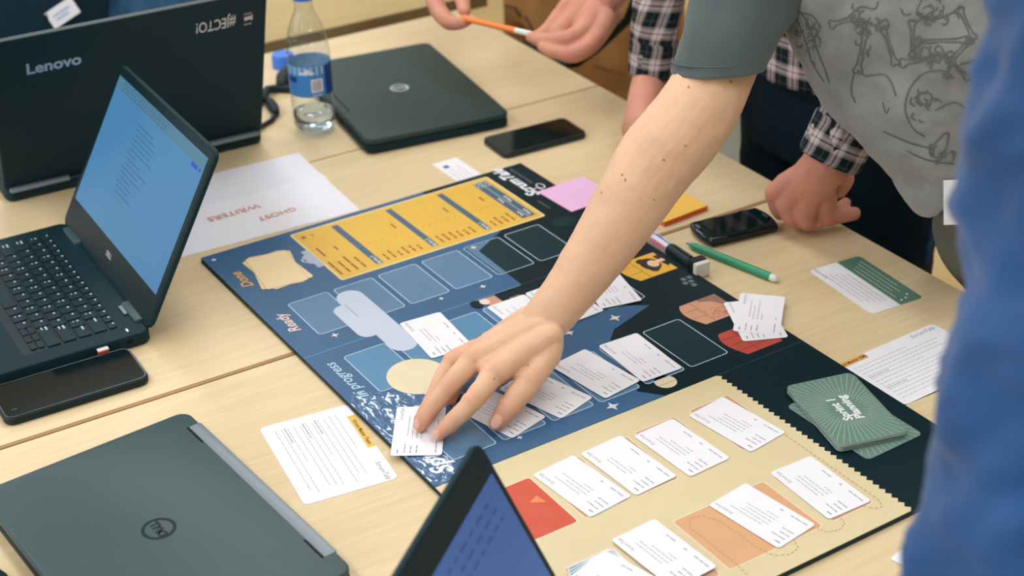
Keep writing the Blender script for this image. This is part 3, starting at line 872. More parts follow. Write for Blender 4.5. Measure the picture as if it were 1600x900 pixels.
for sx in (-1, 1): MB().prism(rr(.05, .013, .003, 3, (sx * .115, -.0005)), .010, .0215, .001).build('hinge', 'laptop_grey', t, 40)
MB().box((.105, -.0095, .0192), (.022, .004, .0012)).build('hinge_plate', 'hinge_silver', t)
# keyboard: every key its own piece
kmesh = {}
def key(x, y, wd, hd):
    k_ = (round(wd, 4), round(hd, 4))
    if k_ not in kmesh:
        m_ = MB().prism(rr(wd, hd, .0018, 2), 0, .0022, .0006).mesh('key'); m_.materials.append(MATS['key_black']); kmesh[k_] = m_
    ob('key', kmesh[k_], None, base, (x, y, .0172))
MB().prism(rr(.282, .112, .003, 2, (0, -.0815)), .0171, .0177).build('keyboard_well', 'bezel_black', base)
leg = MB(); PT = .0187
def krow(y, x, ws, h_=.0155):
    for i, w0 in enumerate(ws):
        wd = PT * w0 - .0028
        key(x + PT * w0 / 2, y, wd, h_)
        if w0 < 4:
            cx = x + PT * w0 / 2 - (wd / 2 - .0045)
            lw = .0016 if w0 < 1.2 else .0042
            leg.flat(rect(cx - lw, cx + lw, y + .001, y + .0033), .0196)
            if h_ > .012 and i % 3 == 0: leg.flat(rect(cx - lw, cx + lw * .6, y - .0036, y - .0020), .0196)
        x += PT * w0
xk = -.1395
krow(-.0315, xk, [.9] + [.875] * 16, .0095)
krow(-.0465, xk, [1] * 13 + [1.9])
krow(-.0645, xk, [1.5] + [1] * 12 + [1.4])
krow(-.0825, xk, [1.75] + [1] * 11 + [2.15])
krow(-.1005, xk, [1.3] + [1] * 11 + [2.6])
krow(-.1185, xk, [1.1, 1, 1, 1.1, 4.6, 1.1, 1, 1], .0155)
for x, y in ((.0905, -.1225), (.1085, -.1225), (.1265, -.1225), (.0905, -.1140), (.1085, -.1140), (.1265, -.1140)): key(x, y, .0158, .0072)
leg.build('key_legends', 'key_ink', base)
MB().prism(rr(.100, .055, .004, 3, (-.012, -.178)), .0174, .0178).build('touchpad', 'bezel_black', base)
MB().prism(rr(.007, .0022, .001, 3, (.150, -.0200)), .0175, .0180).build('power_light', 'led_blue', base)
MB().box((.1650, -.055, .0095), (.012, .012, .0055)).build('usb_dongle', 'usb_red', base); MB().box((.1640, -.055, .0128), (.0125, .0125, .0012)).build('usb_dongle_shell', 'usb_white', base)
MB().box((.1632, -.022, .010), (.002, .007, .004)).build('port', 'port_black', base)

# laptop seen from behind its lid
ax, ay, bx_, by_ = -.3211, -.1514, -.2995, .2207
t = thing('laptop', 'open black laptop seen from behind, lid with white lettering and sticker', 'laptop', ((ax + bx_) / 2, (ay + by_) / 2, TT), R(-93.3))
W_ = .373
MB().prism(rr(W_, .262, .013, 5, (0, -.131 + .012)), .0015, .0185, .003).build('base', 'laptop_black', t, 40)
lid = lid_open(t, W_, .256, 20, 'laptop_black', .007, .017)
MB().prism(rr(W_ - .012, .243, .006, 3, (0, .130)), 0, .0004).build('bezel', 'bezel_black', lid)
MB().flat(rr(.344, .194, .001, 1, (0, .138)), .0006).build('screen', 'screen_blue', lid)
for sx in (-1, 1):
    MB().prism(rr(.082, .011, .003, 3, (sx * .139, .0125)), .0165, .0215, .001).build('hinge_cover', 'hinge_silver', t, 40)
MB().box((0, .0135, .0182), (.2, .002, .0012)).build('hinge_line', 'lid_edge', t)
MB().prism(rr(W_ - .01, .0012, .0004, 1, (0, .2562)), -.0066, -.0004).build('lid_rim', 'lid_edge', lid)
BK = Matrix.Rotation(math.pi, 4, 'Y')
def lid_text(s_, size, m, u, v, up=True, sx=1., **kw):
    """lettering on the back of the lid, found by walking the view ray to the lid plane"""
    M = t.matrix_basis @ lid.matrix_basis
    Mi = M.inverted(); a = Mi @ CAM; b_ = Mi @ PD(u, v, 1.0); d = b_ - a
    k = (-.0072 - a.z) / d.z; q = a + d * k
    o_ = text(s_, size, m, lid, (0, 0, 0), **kw)
    o_.matrix_local = Matrix.Translation((q.x, q.y, -.0073)) @ BK @ (Matrix.Identity(4) if up else Matrix.Rotation(math.pi, 4, 'Z')) @ Matrix.Diagonal((sx, 1, 1, 1))
    return o_
lid_text('Lenovo', .024, 'lenovo_ink', 84, 101, True, offset=.0007)
lid_text('#JECTO!', .0245, 'sticker_white', 337, 38, False, .62, offset=.0001)
lid_text('just', .0100, 'sticker_white', 388, 29, False, .8, offset=.0005)
for dv in (21, 37): lid_text('===', .0080, 'sticker_white', 387, dv, False, .8)

# laptop at the bottom, only its raised screen corner shows
hd = Vector((math.cos(R(128.7)), math.sin(R(128.7)), 0)); vd = Vector((-math.sin(R(128.7)), math.cos(R(128.7)), 0))
HT, TL = .208, 27
zc = TT + .0175 + HT * math.cos(R(TL))
Pc = P(748, 686, zc)
hm = Pc - hd * .147 - vd * HT * math.sin(R(TL))
t = thing('laptop', 'open black laptop whose dim navy screen corner rises over the beige strip', 'laptop', (hm.x, hm.y, TT), R(128.7))
W_ = .294
base2 = MB().prism(rr(W_, .200, .012, 5, (0, -.096)), .0012, .0175, .002).build('base', 'laptop_black', t, 40)
lid = lid_open(t, W_, HT, TL, 'laptop_black', .0065)
MB().prism(rr(W_ - .006, HT - .006, .009, 4, (0, HT / 2)), 0, .0006).build('bezel', 'bezel_black', lid)
scr = MB().flat(rr(W_ - .018, .158, .001, 1, (0, .101)), .0009).build('screen', 'screen_navy', lid)
mb = MB()
for i in range(3): words(mb, .02, .168 - i * .010, .10, .0022, i + 400, .006, z=.0012, lo=.004, hi=.016)
mb.build('document_text', 'screen_ink', scr)
MB().prism(rr(.25, .095, .003, 2, (0, -.070)), .0171, .0178).build('keyboard_well', 'bezel_black', base2)
kk = MB().prism(rr(.0150, .0150, .0018, 2), 0, .0020, .0006).mesh('key'); kk.materials.append(MATS['key_black'])
for j in range(5):
    for i in range(13): ob('key', kk, None, base2, (-.108 + i * .018, -.034 - j * .018, .0175))
MB().prism(rr(.09, .045, .004, 3, (0, -.155)), .0174, .0178).build('touchpad', 'bezel_black', base2)

# glossy black rounded thing in front of the near closed laptop
mat('gloss_black', (12, 32, 36), .08, .5)
o_ = remesh(MB().ball((0, 0, .012), (.055, .032, .018)).box((0, 0, .003), (.075, .04, .006)), .003, 8)
o_ = ob('glasses_case', o_, 'gloss_black', None, (.495, -.425, TT), R(10)); o_.location.z = TT + .003; tag(o_, 'glossy black rounded case in front of the closed grey laptop', 'case')

# ------------------------------------------------------------------ phones
mat('phone_glass', (6, 22, 26), .06, .6)
mat('phone_frame', (18, 40, 44), .35, .5)
mat('phone_case', (10, 32, 36), .5, .4)
mat('phone_rim', (86, 96, 96), .25, .5, .5)
mat('phone_taupe', (98, 88, 80), .16, .5, var=.05, vscale=30)
def phone(label, x, y, deg, l, w_, th_, r_, body='phone_frame', case=False, frame_h=.4):
    """long side along local y"""
    t = thing('phone', label, 'phone', (x, y, TT), R(deg))
    MB().prism(rr(w_, l, r_, 6), 0, th_, .0022).build('body', body, t, 40)
    MB().prism(rr(w_ - .005, l - .005, r_ - .0025, 6), th_ - .0003, th_ + .0005).build('glass', 'phone_glass', t)
    return t
t = phone('black smartphone in a dark case beside the open laptop, glass mirroring the ceiling', .192, -.2365, -2.2, .160, .0765, .0095, .011, 'phone_case')
MB().ring2(rr(.0725, .156, .0095, 6), rr(.0705, .154, .0085, 6), .0101).build('glass_rim', 'phone_rim', t)
text('mi', .006, 'phone_rim', t, (.022, -.066, .0102), R(90))
t = phone('slim black smartphone lying alone behind the game board', -.0625, .5455, -3.5, .1385, .0690, .0085, .010)
MB().ring2(rr(.0672, .1367, .0092, 6), rr(.0655, .135, .0085, 6), .0092).build('glass_rim', 'phone_rim', t)
# rounded older phone: both ends bulge
t = thing('phone', 'short chunky glossy black phone with curved ends beside the green pen', 'phone', (.3235, .5955, TT), R(-9))
L_, W_ = .105, .058
def bulged(s_, n=10):
    pts = []
    for i in range(n + 1): a = -1 + 2 * i / n; pts.append((a * W_ / 2 * s_ * .97, -L_ / 2 * s_ - .006 * (1 - a * a) + .004))
    for i in range(n + 1): a = 1 - 2 * i / n; pts.append((a * W_ / 2 * s_ * .97, L_ / 2 * s_ + .006 * (1 - a * a) - .004))
    return pts
MB().prism(bulged(1), 0, .0125, .0042).build('body', 'gloss_black', t, 60)
MB().prism(rr(.043, .070, .002, 3, (0, -.002)), .0122, .0128).build('screen', 'phone_glass', t)
MB().prism(rr(.012, .0035, .0015, 3, (0, .046)), .0122, .0130).build('speaker_slot', 'phone_rim', t)
MB().prism(rr(.010, .004, .0015, 3, (-.012, -.046)), .0118, .0128).build('button', 'phone_rim', t)

# ------------------------------------------------------------------ pens
mat('pen_green', (44, 150, 112), .3, .5)
mat('pen_white', (228, 230, 226), .4)
mat('marker_body', (214, 212, 230), .35)
mat('marker_blue', (94, 104, 176), .4)
mat('marker_red', (206, 84, 84), .4)
mat('eraser', (224, 220, 208), .8, .2)
a, b_ = P(1075, 381, TT + .005), P(1213, 436, TT + .005)
d = (b_ - a).normalized(); L_ = (b_ - a).length
t = thing('pen', 'green ballpoint pen with white end lying beside the chunky phone', 'pen', (a.x, a.y, TT), math.atan2(d.y, d.x))
MB().tube([(.012, 0, .005), (L_ - .008, 0, .005)], .005, 16, round_ends=False).build('barrel', 'pen_green', t, 40)
MB().tube([(.0, 0, .005), (.004, 0, .005), (.012, 0, .005)], [.0010, .0030, .005], 16, round_ends=False).build('tip', 'pen_green', t, 40)
MB().tube([(-.003, 0, .005), (.001, 0, .005)], [.0007, .0012], 10, round_ends=False).build('point', 'ink_black', t)
MB().tube([(L_ - .008, 0, .005), (L_ - .002, 0, .005)], .0047, 16).build('end_plug', 'pen_white', t, 40)
# whiteboard marker with eraser cap
a, b_ = P(1000, 357, TT + .008), P(1086, 416, TT + .008)
d = (b_ - a).normalized(); L_ = (b_ - a).length
t = thing('board_marker', 'white, blue and red board marker with black cap and felt eraser', 'marker', (a.x, a.y, TT), math.atan2(d.y, d.x))
MB().tube([(-.03, 0, .0078), (L_ * .56, 0, .0078)], .0078, 20, round_ends=False).build('barrel', 'marker_body', t, 40)
bl = MB(); rd = MB()
def curved(mb, x0, x1, a0, a1, r_=.0080, n=4):
    vs = []
    for i in range(n + 1):
        q = R(a0 + (a1 - a0) * i / n)
        for x in (x0, x1): vs.append((x, r_ * math.cos(q), .0078 + r_ * math.sin(q)))
    mb.add(vs, [(2 * i, 2 * i + 1, 2 * i + 3, 2 * i + 2) for i in range(n)])
curved(bl, -.03, L_ * .56, 92, 104); curved(bl, -.03, L_ * .30, 118, 126); curved(bl, L_ * .3, L_ * .42, 80, 100)
x = -.028
rn = random.Random(3)
while x < L_ * .54:
    wd = rn.uniform(.0018, .0034); curved(rd, x, x + wd, 142, 186); x += wd + rn.uniform(.0008, .0014)
bl.build('blue_stripe', 'marker_blue', t); rd.build('red_lettering', 'marker_red', t)
MB().tube([(L_ * .56, 0, .0078), (L_ * .60, 0, .0078), (L_ * 1.0, 0, .0078)], [.0080, .0088, .0086], 20, round_ends=False).build('cap', 'ink_black', t, 40)
MB().box((L_ * .80, 0, .0172), (.030, .004, .0014)).build('clip', 'phone_frame', t)
MB().box((L_ * 1.0 + .004, 0, .0100), (.012, .021, .0200)).build('eraser_holder', 'ink_black', t)
MB().prism(rr(.008, .0205, .001, 2, (L_ * 1.0 + .013, 0)), .0005, .0195, .001).build('eraser', 'eraser', t, 40)

# ------------------------------------------------------------------ bottle
mat('pet', (232, 242, 248), .03, .5)
nt = MATS['pet'].node_tree               # thin clear plastic: lets light through, shines at grazing angles
tr_ = nt.nodes.new('ShaderNodeBsdfTransparent'); tr_.inputs[0].default_value = (.93, .96, .98, 1)
gl_ = nt.nodes.new('ShaderNodeBsdfGlossy'); gl_.inputs['Roughness'].default_value = .06
lw_ = nt.nodes.new('ShaderNodeLayerWeight'); lw_.inputs[0].default_value = .5
pw_ = nt.nodes.new('ShaderNodeMath'); pw_.operation = 'POWER'; pw_.inputs[1].default_value = 3.0; nt.links.new(lw_.outputs['Facing'], pw_.inputs[0])
fr_ = nt.nodes.new('ShaderNodeMath'); fr_.operation = 'MULTIPLY_ADD'; fr_.inputs[1].default_value = .55; fr_.inputs[2].default_value = .05; nt.links.new(pw_.outputs[0], fr_.inputs[0])
mx_ = nt.nodes.new('ShaderNodeMixShader')
nt.links.new(fr_.outputs[0], mx_.inputs[0]); nt.links.new(tr_.outputs[0], mx_.inputs[1]); nt.links.new(gl_.outputs[0], mx_.inputs[2])
nt.links.new(mx_.outputs[0], nt.nodes['Material Output'].inputs['Surface'])
mat('water', (226, 240, 250), .0, .5, trans=1., ior=1.33)
mat('cap_blue', (72, 128, 226), .4, .5)
mat('label_blue', (60, 134, 204), .35, .5, var=.10, vscale=18)
mat('label_light', (150, 190, 222), .35)
mat('label_navy', (28, 60, 132), .35)
t = thing('water_bottle', 'clear plastic water bottle with blue label and blue cap, little water left', 'bottle', (-.2827, .3012, TT), R(-40))
r0 = .0310
prof = [(.0, .006), (.012, .004), (.018, .0005), (.024, .0008), (.0285, .006), (r0, .016), (r0, .060), (r0 - .0009, .064), (r0 - .0009, .112), (r0, .116), (r0 + .0004, .128), (r0 - .001, .140)]
for i in range(7):
    z0 = .142 + i * .0065; rb = r0 - .0012 - .0135 * (i / 6.5) ** 1.5
    prof += [(rb, z0), (rb - .0026, z0 + .0035)]
prof += [(.0140, .190), (.0130, .194), (.0128, .201), (.0148, .2015), (.0148, .203), (.0118, .2035), (.0118, .214)]
inner = [(max(0, r_ - .0011), z_ + (.001 if i < 4 else 0)) for i, (r_, z_) in enumerate(prof)]
sh = MB(); full = prof
n = 48; vs = []; fs = []
for k, (r_, z_) in enumerate(full):
    for i in range(n):
        a = 2 * math.pi * i / n
        dz = 0
        if z_ < .010 and r_ > .008: dz = .0045 * max(0, math.sin(2.5 * a)) ** 2 * (1 if r_ < .027 else .4)
        vs.append((r_ * math.cos(a), r_ * math.sin(a), z_ + dz))
for k in range(len(full) - 1):
    for i in range(n):
        j = (i + 1) % n; fs.append((k * n + i, k * n + j, (k + 1) * n + j, (k + 1) * n + i))
sh.add(vs, fs).build('bottle_body', 'pet', t, 60)
wp_ = [(.0, .0115), (.012, .0105), (.018, .0085), (.0235, .009), (.0270, .011), (r0 - .0016, .017), (r0 - .0016, .034), (.0, .034)]
MB().lathe(wp_, 40, cap=False).build('water', 'water', t, 50)
MB().lathe([(r0 - .0002, .1120), (r0 - .0002, .066)], 48, cap=False).build('label_inside', 'label_light', t, 180)
lb = MB().lathe([(r0 + .0002, .066), (r0 + .0002, .112)], 48, cap=False).build('label', 'label_blue', t, 180)
def patch(a0, a1, z0, z1, m, nm, dr=.0005):
    mb = MB(); vs = []; n = 10
    for i in range(n + 1):
        a = R(a0 + (a1 - a0) * i / n)
        for z_ in (z0, z1): vs.append(((r0 + dr) * math.cos(a), (r0 + dr) * math.sin(a), z_))
    mb.add(vs, [(2 * i, 2 * i + 2, 2 * i + 3, 2 * i + 1) for i in range(n)]); return mb.build(nm, m, lb, 180)
# the side of the label towards the camera is at about this angle in the bottle's own frame
ca = math.degrees(math.atan2(CAM.y - .3012, CAM.x + .2827)) + 40
patch(ca - 75, ca + 80, .0995, .112, 'label_light', 'label_top_band', .0004)
patch(ca + 42, ca + 80, .066, .112, 'label_navy', 'label_dark_side', .0005)
patch(ca - 4 + 4, ca + 32, .0735, .0935, 'print_white', 'barcode_field', .0006)
for i in range(7): patch(ca + 4 + i * 3.6, ca + 5.6 + i * 3.6, .0755, .0915, 'label_navy', 'barcode_bar', .0008)
patch(ca - 30, ca + 10, .1015, .1045, 'print_white', 'label_name', .0007); patch(ca - 14, ca - 2, .105, .1085, 'print_white', 'label_name', .0007)
patch(ca - 70, ca - 40, .088, .096, 'label_navy', 'label_picture', .0006)
patch(ca + 2, ca + 30, .0675, .0705, 'label_light', 'label_small_print', .0006)
cp = MB(); cp.lathe([(.0, .2245), (.0138, .2245), (.0150, .2230), (.0152, .2045), (.0136, .2040), (.0136, .2205), (.0, .2205)][::-1], 40, cap=False)
for i in range(30):
    a = 2 * math.pi * i / 30; cp.box((.0153 * math.cos(a), .0153 * math.sin(a), .2135), (.0008, .0012, .016), Matrix.Rotation(a, 3, 'Z'))
cp.build('cap', 'cap_blue', t, 40)
# loose cap standing behind the bottle
q = P(442, 94, TT + .011)
o_ = MB().lathe([(.0, .0), (.0175, .0), (.0178, .002), (.0178, .019), (.016, .0225), (.0, .0225)], 32, (0, 0, 0), cap=False).build('bottle_cap', 'cap_blue', None, 40)
o_.location = (q.x, q.y, TT); tag(o_, 'loose blue bottle cap standing behind the water bottle', 'bottle cap')
# black cable with plug
mat('cable_black', (14, 34, 38), .55, .4)
t = thing('power_cable', 'black power cable with barrel plug lying behind the open lid', 'cable', (-.40, .27, TT))
def rel(u, v, h_): 
    q = P(u, v, TT + h_); return (q.x + .40, q.y - .27, q.z - TT)
MB().tube([rel(404, 200, .006), rel(414, 194, .004), rel(424, 188, .004), rel(430, 180, .004), rel(431, 172, .006)], .0036, 10).build('cord', 'cable_black', t, 60)
MB().tube([rel(431, 175, .007), rel(427, 168, .007), rel(422, 160, .008)], [.006, .0085, .0075], 12).build('plug', 'cable_black', t, 60)
MB().tube([rel(396, 166, .006), rel(409, 155, .007), rel(418, 156, .009), rel(412, 150, .012), rel(418, 140, .010), rel(434, 138, .006), rel(455, 139, .006)], .0065, 12).build('cord', 'cable_black', t, 60)
MB().tube([rel(441, 132, .010), rel(444, 122, .012), rel(449, 114, .012)], [.010, .013, .011], 14).build('adapter', 'cable_black', t, 60)
# pale grey bin standing on the floor behind
mat('bin_grey', (176, 190, 194), .5)
mat('bin_liner', (206, 214, 216), .4)
t = thing('waste_bin', 'pale grey waste bin standing on the floor behind the reaching arm', 'bin', (-1.06, 1.80, 0))
MB().lathe([(.0, .0), (.085, .0), (.105, .27), (.108, .275), (.100, .275), (.082, .01), (.0, .01)], 32, cap=False).build('body', 'bin_grey', t, 40)
MB().lathe([(.1085, .245), (.110, .277), (.1015, .278), (.096, .20)], 32, cap=False).build('liner', 'bin_liner', t, 40)
# ------------------------------------------------------------------ people
mat('skin_light', (224, 182, 150), .5, .35, var=.07, vscale=22, sss=.10, bump=.25, bscale=700)
mat('skin_pink', (206, 142, 120), .5, .35, var=.10, vscale=30, sss=.10, bump=.25, bscale=700)
def flush_mat(name, pink):
    """skin that is ruddier where the mesh attribute 'flush' says so (finger ends, knuckles)"""
    nt = MATS[name].node_tree; b = nt.nodes['Principled BSDF']; src = b.inputs['Base Color'].links[0].from_socket
    at = nt.nodes.new('ShaderNodeAttribute'); at.attribute_name = 'flush'
    mx = nt.nodes.new('ShaderNodeMix'); mx.data_type = 'RGBA'; mx.inputs['B'].default_value = rgb(*pink)
    nt.links.new(at.outputs['Fac'], mx.inputs['Factor']); nt.links.new(src, mx.inputs['A']); nt.links.new(mx.outputs['Result'], b.inputs['Base Color'])
flush_mat('skin_light', (214, 146, 122))
def flush(me, pts):
    a = me.attributes.new('flush', 'FLOAT', 'POINT')
    vals = []
    for v in me.vertices:
        m_ = 0.
        for p_, r_, k_ in pts:
            d = (v.co - p_).length
            if d < 3 * r_: m_ = max(m_, k_ * math.exp(-(d / r_) ** 2))
        vals.append(m_)
    a.data.foreach_set('value', vals)
mat('nail', (226, 176, 154), .3, .5)
mat('mole', (178, 130, 104), .6)
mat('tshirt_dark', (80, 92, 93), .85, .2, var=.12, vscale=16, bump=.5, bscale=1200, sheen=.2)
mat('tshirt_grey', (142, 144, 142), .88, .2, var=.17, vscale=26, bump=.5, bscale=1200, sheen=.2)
mat('tshirt_ink', (104, 110, 108), .9, .1)
mat('trousers_grey', (104, 106, 96), .9, .2, var=.12, vscale=18, bump=.6, bscale=700)
mat('jeans_navy', (10, 32, 46), .85, .2, var=.2, vscale=26, bump=.5, bscale=900)
mat('jeans_seam', (44, 74, 110), .85, .2, var=.25, vscale=60)
mat('khaki', (176, 128, 76), .85, .2, var=.12, vscale=14, bump=.5, bscale=800)
mat('khaki_dark', (92, 64, 48), .85, .2)
mat('jacket_blue', (40, 80, 132), .8, .25, var=.22, vscale=11, bump=.4, bscale=600, sheen=.2)
mat('sweater_navy', (14, 40, 54), .9, .2, var=.15, vscale=12, bump=.5, bscale=500)
mat('denim_light', (62, 100, 138), .85, .2, var=.25, vscale=40, bump=.5, bscale=700)
mat('strap_black', (10, 28, 32), .6, .3)
mat('pen_orange', (240, 136, 60), .35)

def plaid(name):
    """tartan from UV in metres: dark ground, pale double stripes both ways"""
    m = bpy.data.materials.new(name); m.use_nodes = True
    nt = m.node_tree; N = nt.nodes; L = nt.links; b = N['Principled BSDF']
    uv = N.new('ShaderNodeUVMap'); sp = N.new('ShaderNodeSeparateXYZ'); L.new(uv.outputs[0], sp.inputs[0])
    outs = []
    for ax_, per in (('X', .034), ('Y', .038)):
        d = N.new('ShaderNodeMath'); d.operation = 'DIVIDE'; d.inputs[1].default_value = per; L.new(sp.outputs[ax_], d.inputs[0])
        f = N.new('ShaderNodeMath'); f.operation = 'FRACT'; L.new(d.outputs[0], f.inputs[0])
        cr = N.new('ShaderNodeValToRGB'); cr.color_ramp.interpolation = 'CONSTANT'
        e = cr.color_ramp.elements; e[0].position = 0; e[0].color = (0, 0, 0, 1); e[1].position = .97; e[1].color = (0, 0, 0, 1)
        for p_, v_ in ((.12, .10), (.18, 0), (.46, .5), (.54, .85), (.66, .12), (.71, .85), (.83, .5), (.92, 0)):
            q = e.new(p_); q.color = (v_, v_, v_, 1)
        L.new(f.outputs[0], cr.inputs[0]); outs.append(cr)
    ad = N.new('ShaderNodeMath'); ad.operation = 'ADD'; L.new(outs[0].outputs[0], ad.inputs[0]); L.new(outs[1].outputs[0], ad.inputs[1])
    cr = N.new('ShaderNodeValToRGB'); e = cr.color_ramp.elements
    e[0].position = 0; e[0].color = rgb(12, 32, 36); e[1].position = 1; e[1].color = rgb(206, 190, 190)
    x = e.new(.42); x.color = rgb(128, 118, 120)
    mu = N.new('ShaderNodeMath'); mu.operation = 'MULTIPLY'; mu.inputs[1].default_value = .66; L.new(ad.outputs[0], mu.inputs[0])
    L.new(mu.outputs[0], cr.inputs[0]); L.new(cr.outputs[0], b.inputs['Base Color'])
    b.inputs['Roughness'].default_value = .9; b.inputs['Specular IOR Level'].default_value = .2
    MATS[name] = m
plaid('plaid_flannel')

RGT = CROT @ Vector((1, 0, 0)); UPV = CROT @ Vector((0, 1, 0)); FWD = CROT @ Vector((0, 0, -1))
RH = Vector((.5285, .8489, 0)); FH = Vector((-.8489, .5285, 0))      # the same two directions on the level

def cr_interp(vals, t):
    """Catmull-Rom through a list of floats / vectors"""
    n = len(vals); i = min(int(t), n - 2); u = t - i
    p0, p1, p2, p3 = vals[max(i - 1, 0)], vals[i], vals[i + 1], vals[min(i + 2, n - 1)]
    return (p1 * 2 + (p2 - p0) * u + (p0 * 2 - p1 * 5 + p2 * 4 - p3) * u * u + (p1 * 3 - p0 - p2 * 3 + p3) * u ** 3) * .5
def loft_mesh(rings, n=40, steps=8, folds=None, cap=True, seed=0):
    """rings: (centre, ex, ey, rx, ry); UV in metres; folds: (amp, freq_along, freq_around)"""
    C = [Vector(r_[0]) for r_ in rings]; EX = [Vector(r_[1]) for r_ in rings]; EY = [Vector(r_[2]) for r_ in rings]
    RX = [r_[3] for r_ in rings]; RY = [r_[4] for r_ in rings]
    m = (len(rings) - 1) * steps + 1
    vs, fs, uvs = [], [], []
    vlen = 0; prev = None
    for k in range(m):
        t = k / steps
        c = cr_interp(C, t); ex = cr_interp(EX, t).normalized(); ey = cr_interp(EY, t).normalized(); rx = cr_interp(RX, t); ry = cr_interp(RY, t)
        if prev is not None: vlen += (c - prev).length
        prev = c
        per = math.pi * (rx + ry)
        for i in range(n + 1):
            a = 2 * math.pi * i / n
            ca, sa = math.cos(a), math.sin(a)
            d = ex * ca * rx + ey * sa * ry
            if folds:
                q = Vector((math.cos(a) * folds[2], math.sin(a) * folds[2], vlen * folds[1] + seed))
                d = d * (1 + folds[0] * (noise.noise(q) + .5 * noise.noise(q * 2.1)) / max(.03, (rx + ry) / 2))
            vs.append(c + d); uvs.append((per * i / n, vlen))
    w_ = n + 1
    for k in range(m - 1):
        for i in range(n): fs.append((k * w_ + i, k * w_ + i + 1, (k + 1) * w_ + i + 1, (k + 1) * w_ + i))
    if cap:
        for k in (0, m - 1):
            ci = len(vs); vs.append(sum((vs[k * w_ + i] for i in range(n)), Vector()) / n); uvs.append((0, 0))
            for i in range(n):
                fs.append((ci, k * w_ + i + 1, k * w_ + i) if k == 0 else (ci, k * w_ + i, k * w_ + i + 1))
    me = bpy.data.meshes.new('loft'); me.from_pydata([tuple(v) for v in vs], [], fs)
    ul = me.uv_layers.new(name='UVMap')
    for l in me.loops: ul.data[l.index].uv = uvs[l.vertex_index]
    me.polygons.foreach_set('use_smooth', [True] * len(me.polygons)); me.update()
    return me
def curve_pts(pts, rad, steps=6):
    V = [Vector(p) for p in pts]; m = (len(V) - 1) * steps + 1
    return [cr_interp(V, k / steps) for k in range(m)], [cr_interp(list(rad), k / steps) for k in range(m)]
def limb(mb, pts, rad, n=18, up=None, flat=1.0, steps=5):
    p, r_ = curve_pts(pts, rad, steps); mb.tube(p, r_, n, up, flat); return mb
def displace(me, amp, scale, seed=0., stretch=(1, 1, 1)):
    me.update()
    n = len(me.vertices); co = [0.] * (3 * n); nr = [0.] * (3 * n)
    me.vertices.foreach_get('co', co); me.vertex_normals.foreach_get('vector', nr)
    for i in range(n):
        j = 3 * i
        q = Vector((co[j] * scale * stretch[0] + seed, co[j + 1] * scale * stretch[1], co[j + 2] * scale * stretch[2]))
        d = amp * (noise.noise(q) + .45 * noise.noise(q * 2.3))
        co[j] += nr[j] * d; co[j + 1] += nr[j + 1] * d; co[j + 2] += nr[j + 2] * d
    me.vertices.foreach_set('co', co)
    me.update(); return me
def person(label, loc):
    return thing('person', label, 'person', loc)
def place(o, root):
    """parts are modelled in world space; hang them on the root without moving them"""
    o.parent = root; o.matrix_parent_inverse = Matrix.Translation(-Vector(root.location)); return o
def bvh_of(me): return BVHTree.FromPolygons([v.co.copy() for v in me.vertices], [tuple(p.vertices) for p in me.polygons])
def hit(bvh, u, v):
    return bvh.ray_cast(CAM, (PD(u, v, 1) - CAM).normalized())

# ---- person in the grey t-shirt, reaching over the board
pa = person('person in grey skeleton print t-shirt leaning over the table, hand on board card', (.78, .95, 0))
arm = MB()
limb(arm, [PD(845, 510, 1.69), PD(887, 458, 1.69), PD(918, 416, 1.69), PD(958, 358, 1.69), PD(993, 303, 1.69), PD(1027, 250, 1.69), PD(1064, 207, 1.69), PD(1102, 150, 1.69), PD(1143, 58, 1.70), PD(1200, -60, 1.72)],
     [.0255, .0285, .0320, .0370, .0410, .0445, .0450, .0430, .0400, .038], 28)
zc = TT + BT + .0012
def q_(u, v, z_): return P(u, v, z_)
Wr = PD(845, 510, 1.69)
FING = {
    'index': ([(768, 588, .795), (736, 630, .788), (705, 661, .768), (687, 677, .7555)], [.0125, .0105, .0092, .0076]),
    'middle': ([(735, 566, .800), (698, 607, .792), (669, 645, .770), (657, 664, .7555)], [.0125, .0102, .0090, .0076]),
    'ring': ([(743, 550, .798), (707, 565, .790), (678, 618, .766), (657, 654, .7545)], [.0115, .0104, .0086, .0072]),
    'little': ([(764, 535, .788), (735, 551, .776), (718, 590, .760), (703, 625, .7530)], [.0102, .0086, .0076, .0064]),
    'thumb': ([(853, 553, .798), (826, 597, .785), (795, 636, .770), (777, 661, .7575)], [.0165, .0140, .0118, .0090]),
}
base_px = {'index': (858, 527, .812), 'middle': (846, 514, .815), 'ring': (836, 505, .813), 'little': (828, 498, .808), 'thumb': (858, 524, .808)}
for k_, (pp, rd_) in FING.items():
    pts = [q_(*p_) for p_ in pp]
    limb(arm, pts, rd_, 16, None, 1.0, 5)
    b0 = q_(*base_px[k_])
    mid = b0.lerp(pts[0], .5) + Vector((0, 0, .002))
    r1 = {'index': .0150, 'middle': .0150, 'ring': .0140, 'little': .0125, 'thumb': .0175}[k_]
    limb(arm, [b0, mid, pts[0]], [.0155, r1, rd_[0] * 1.06], 16, None, 1.0, 4)
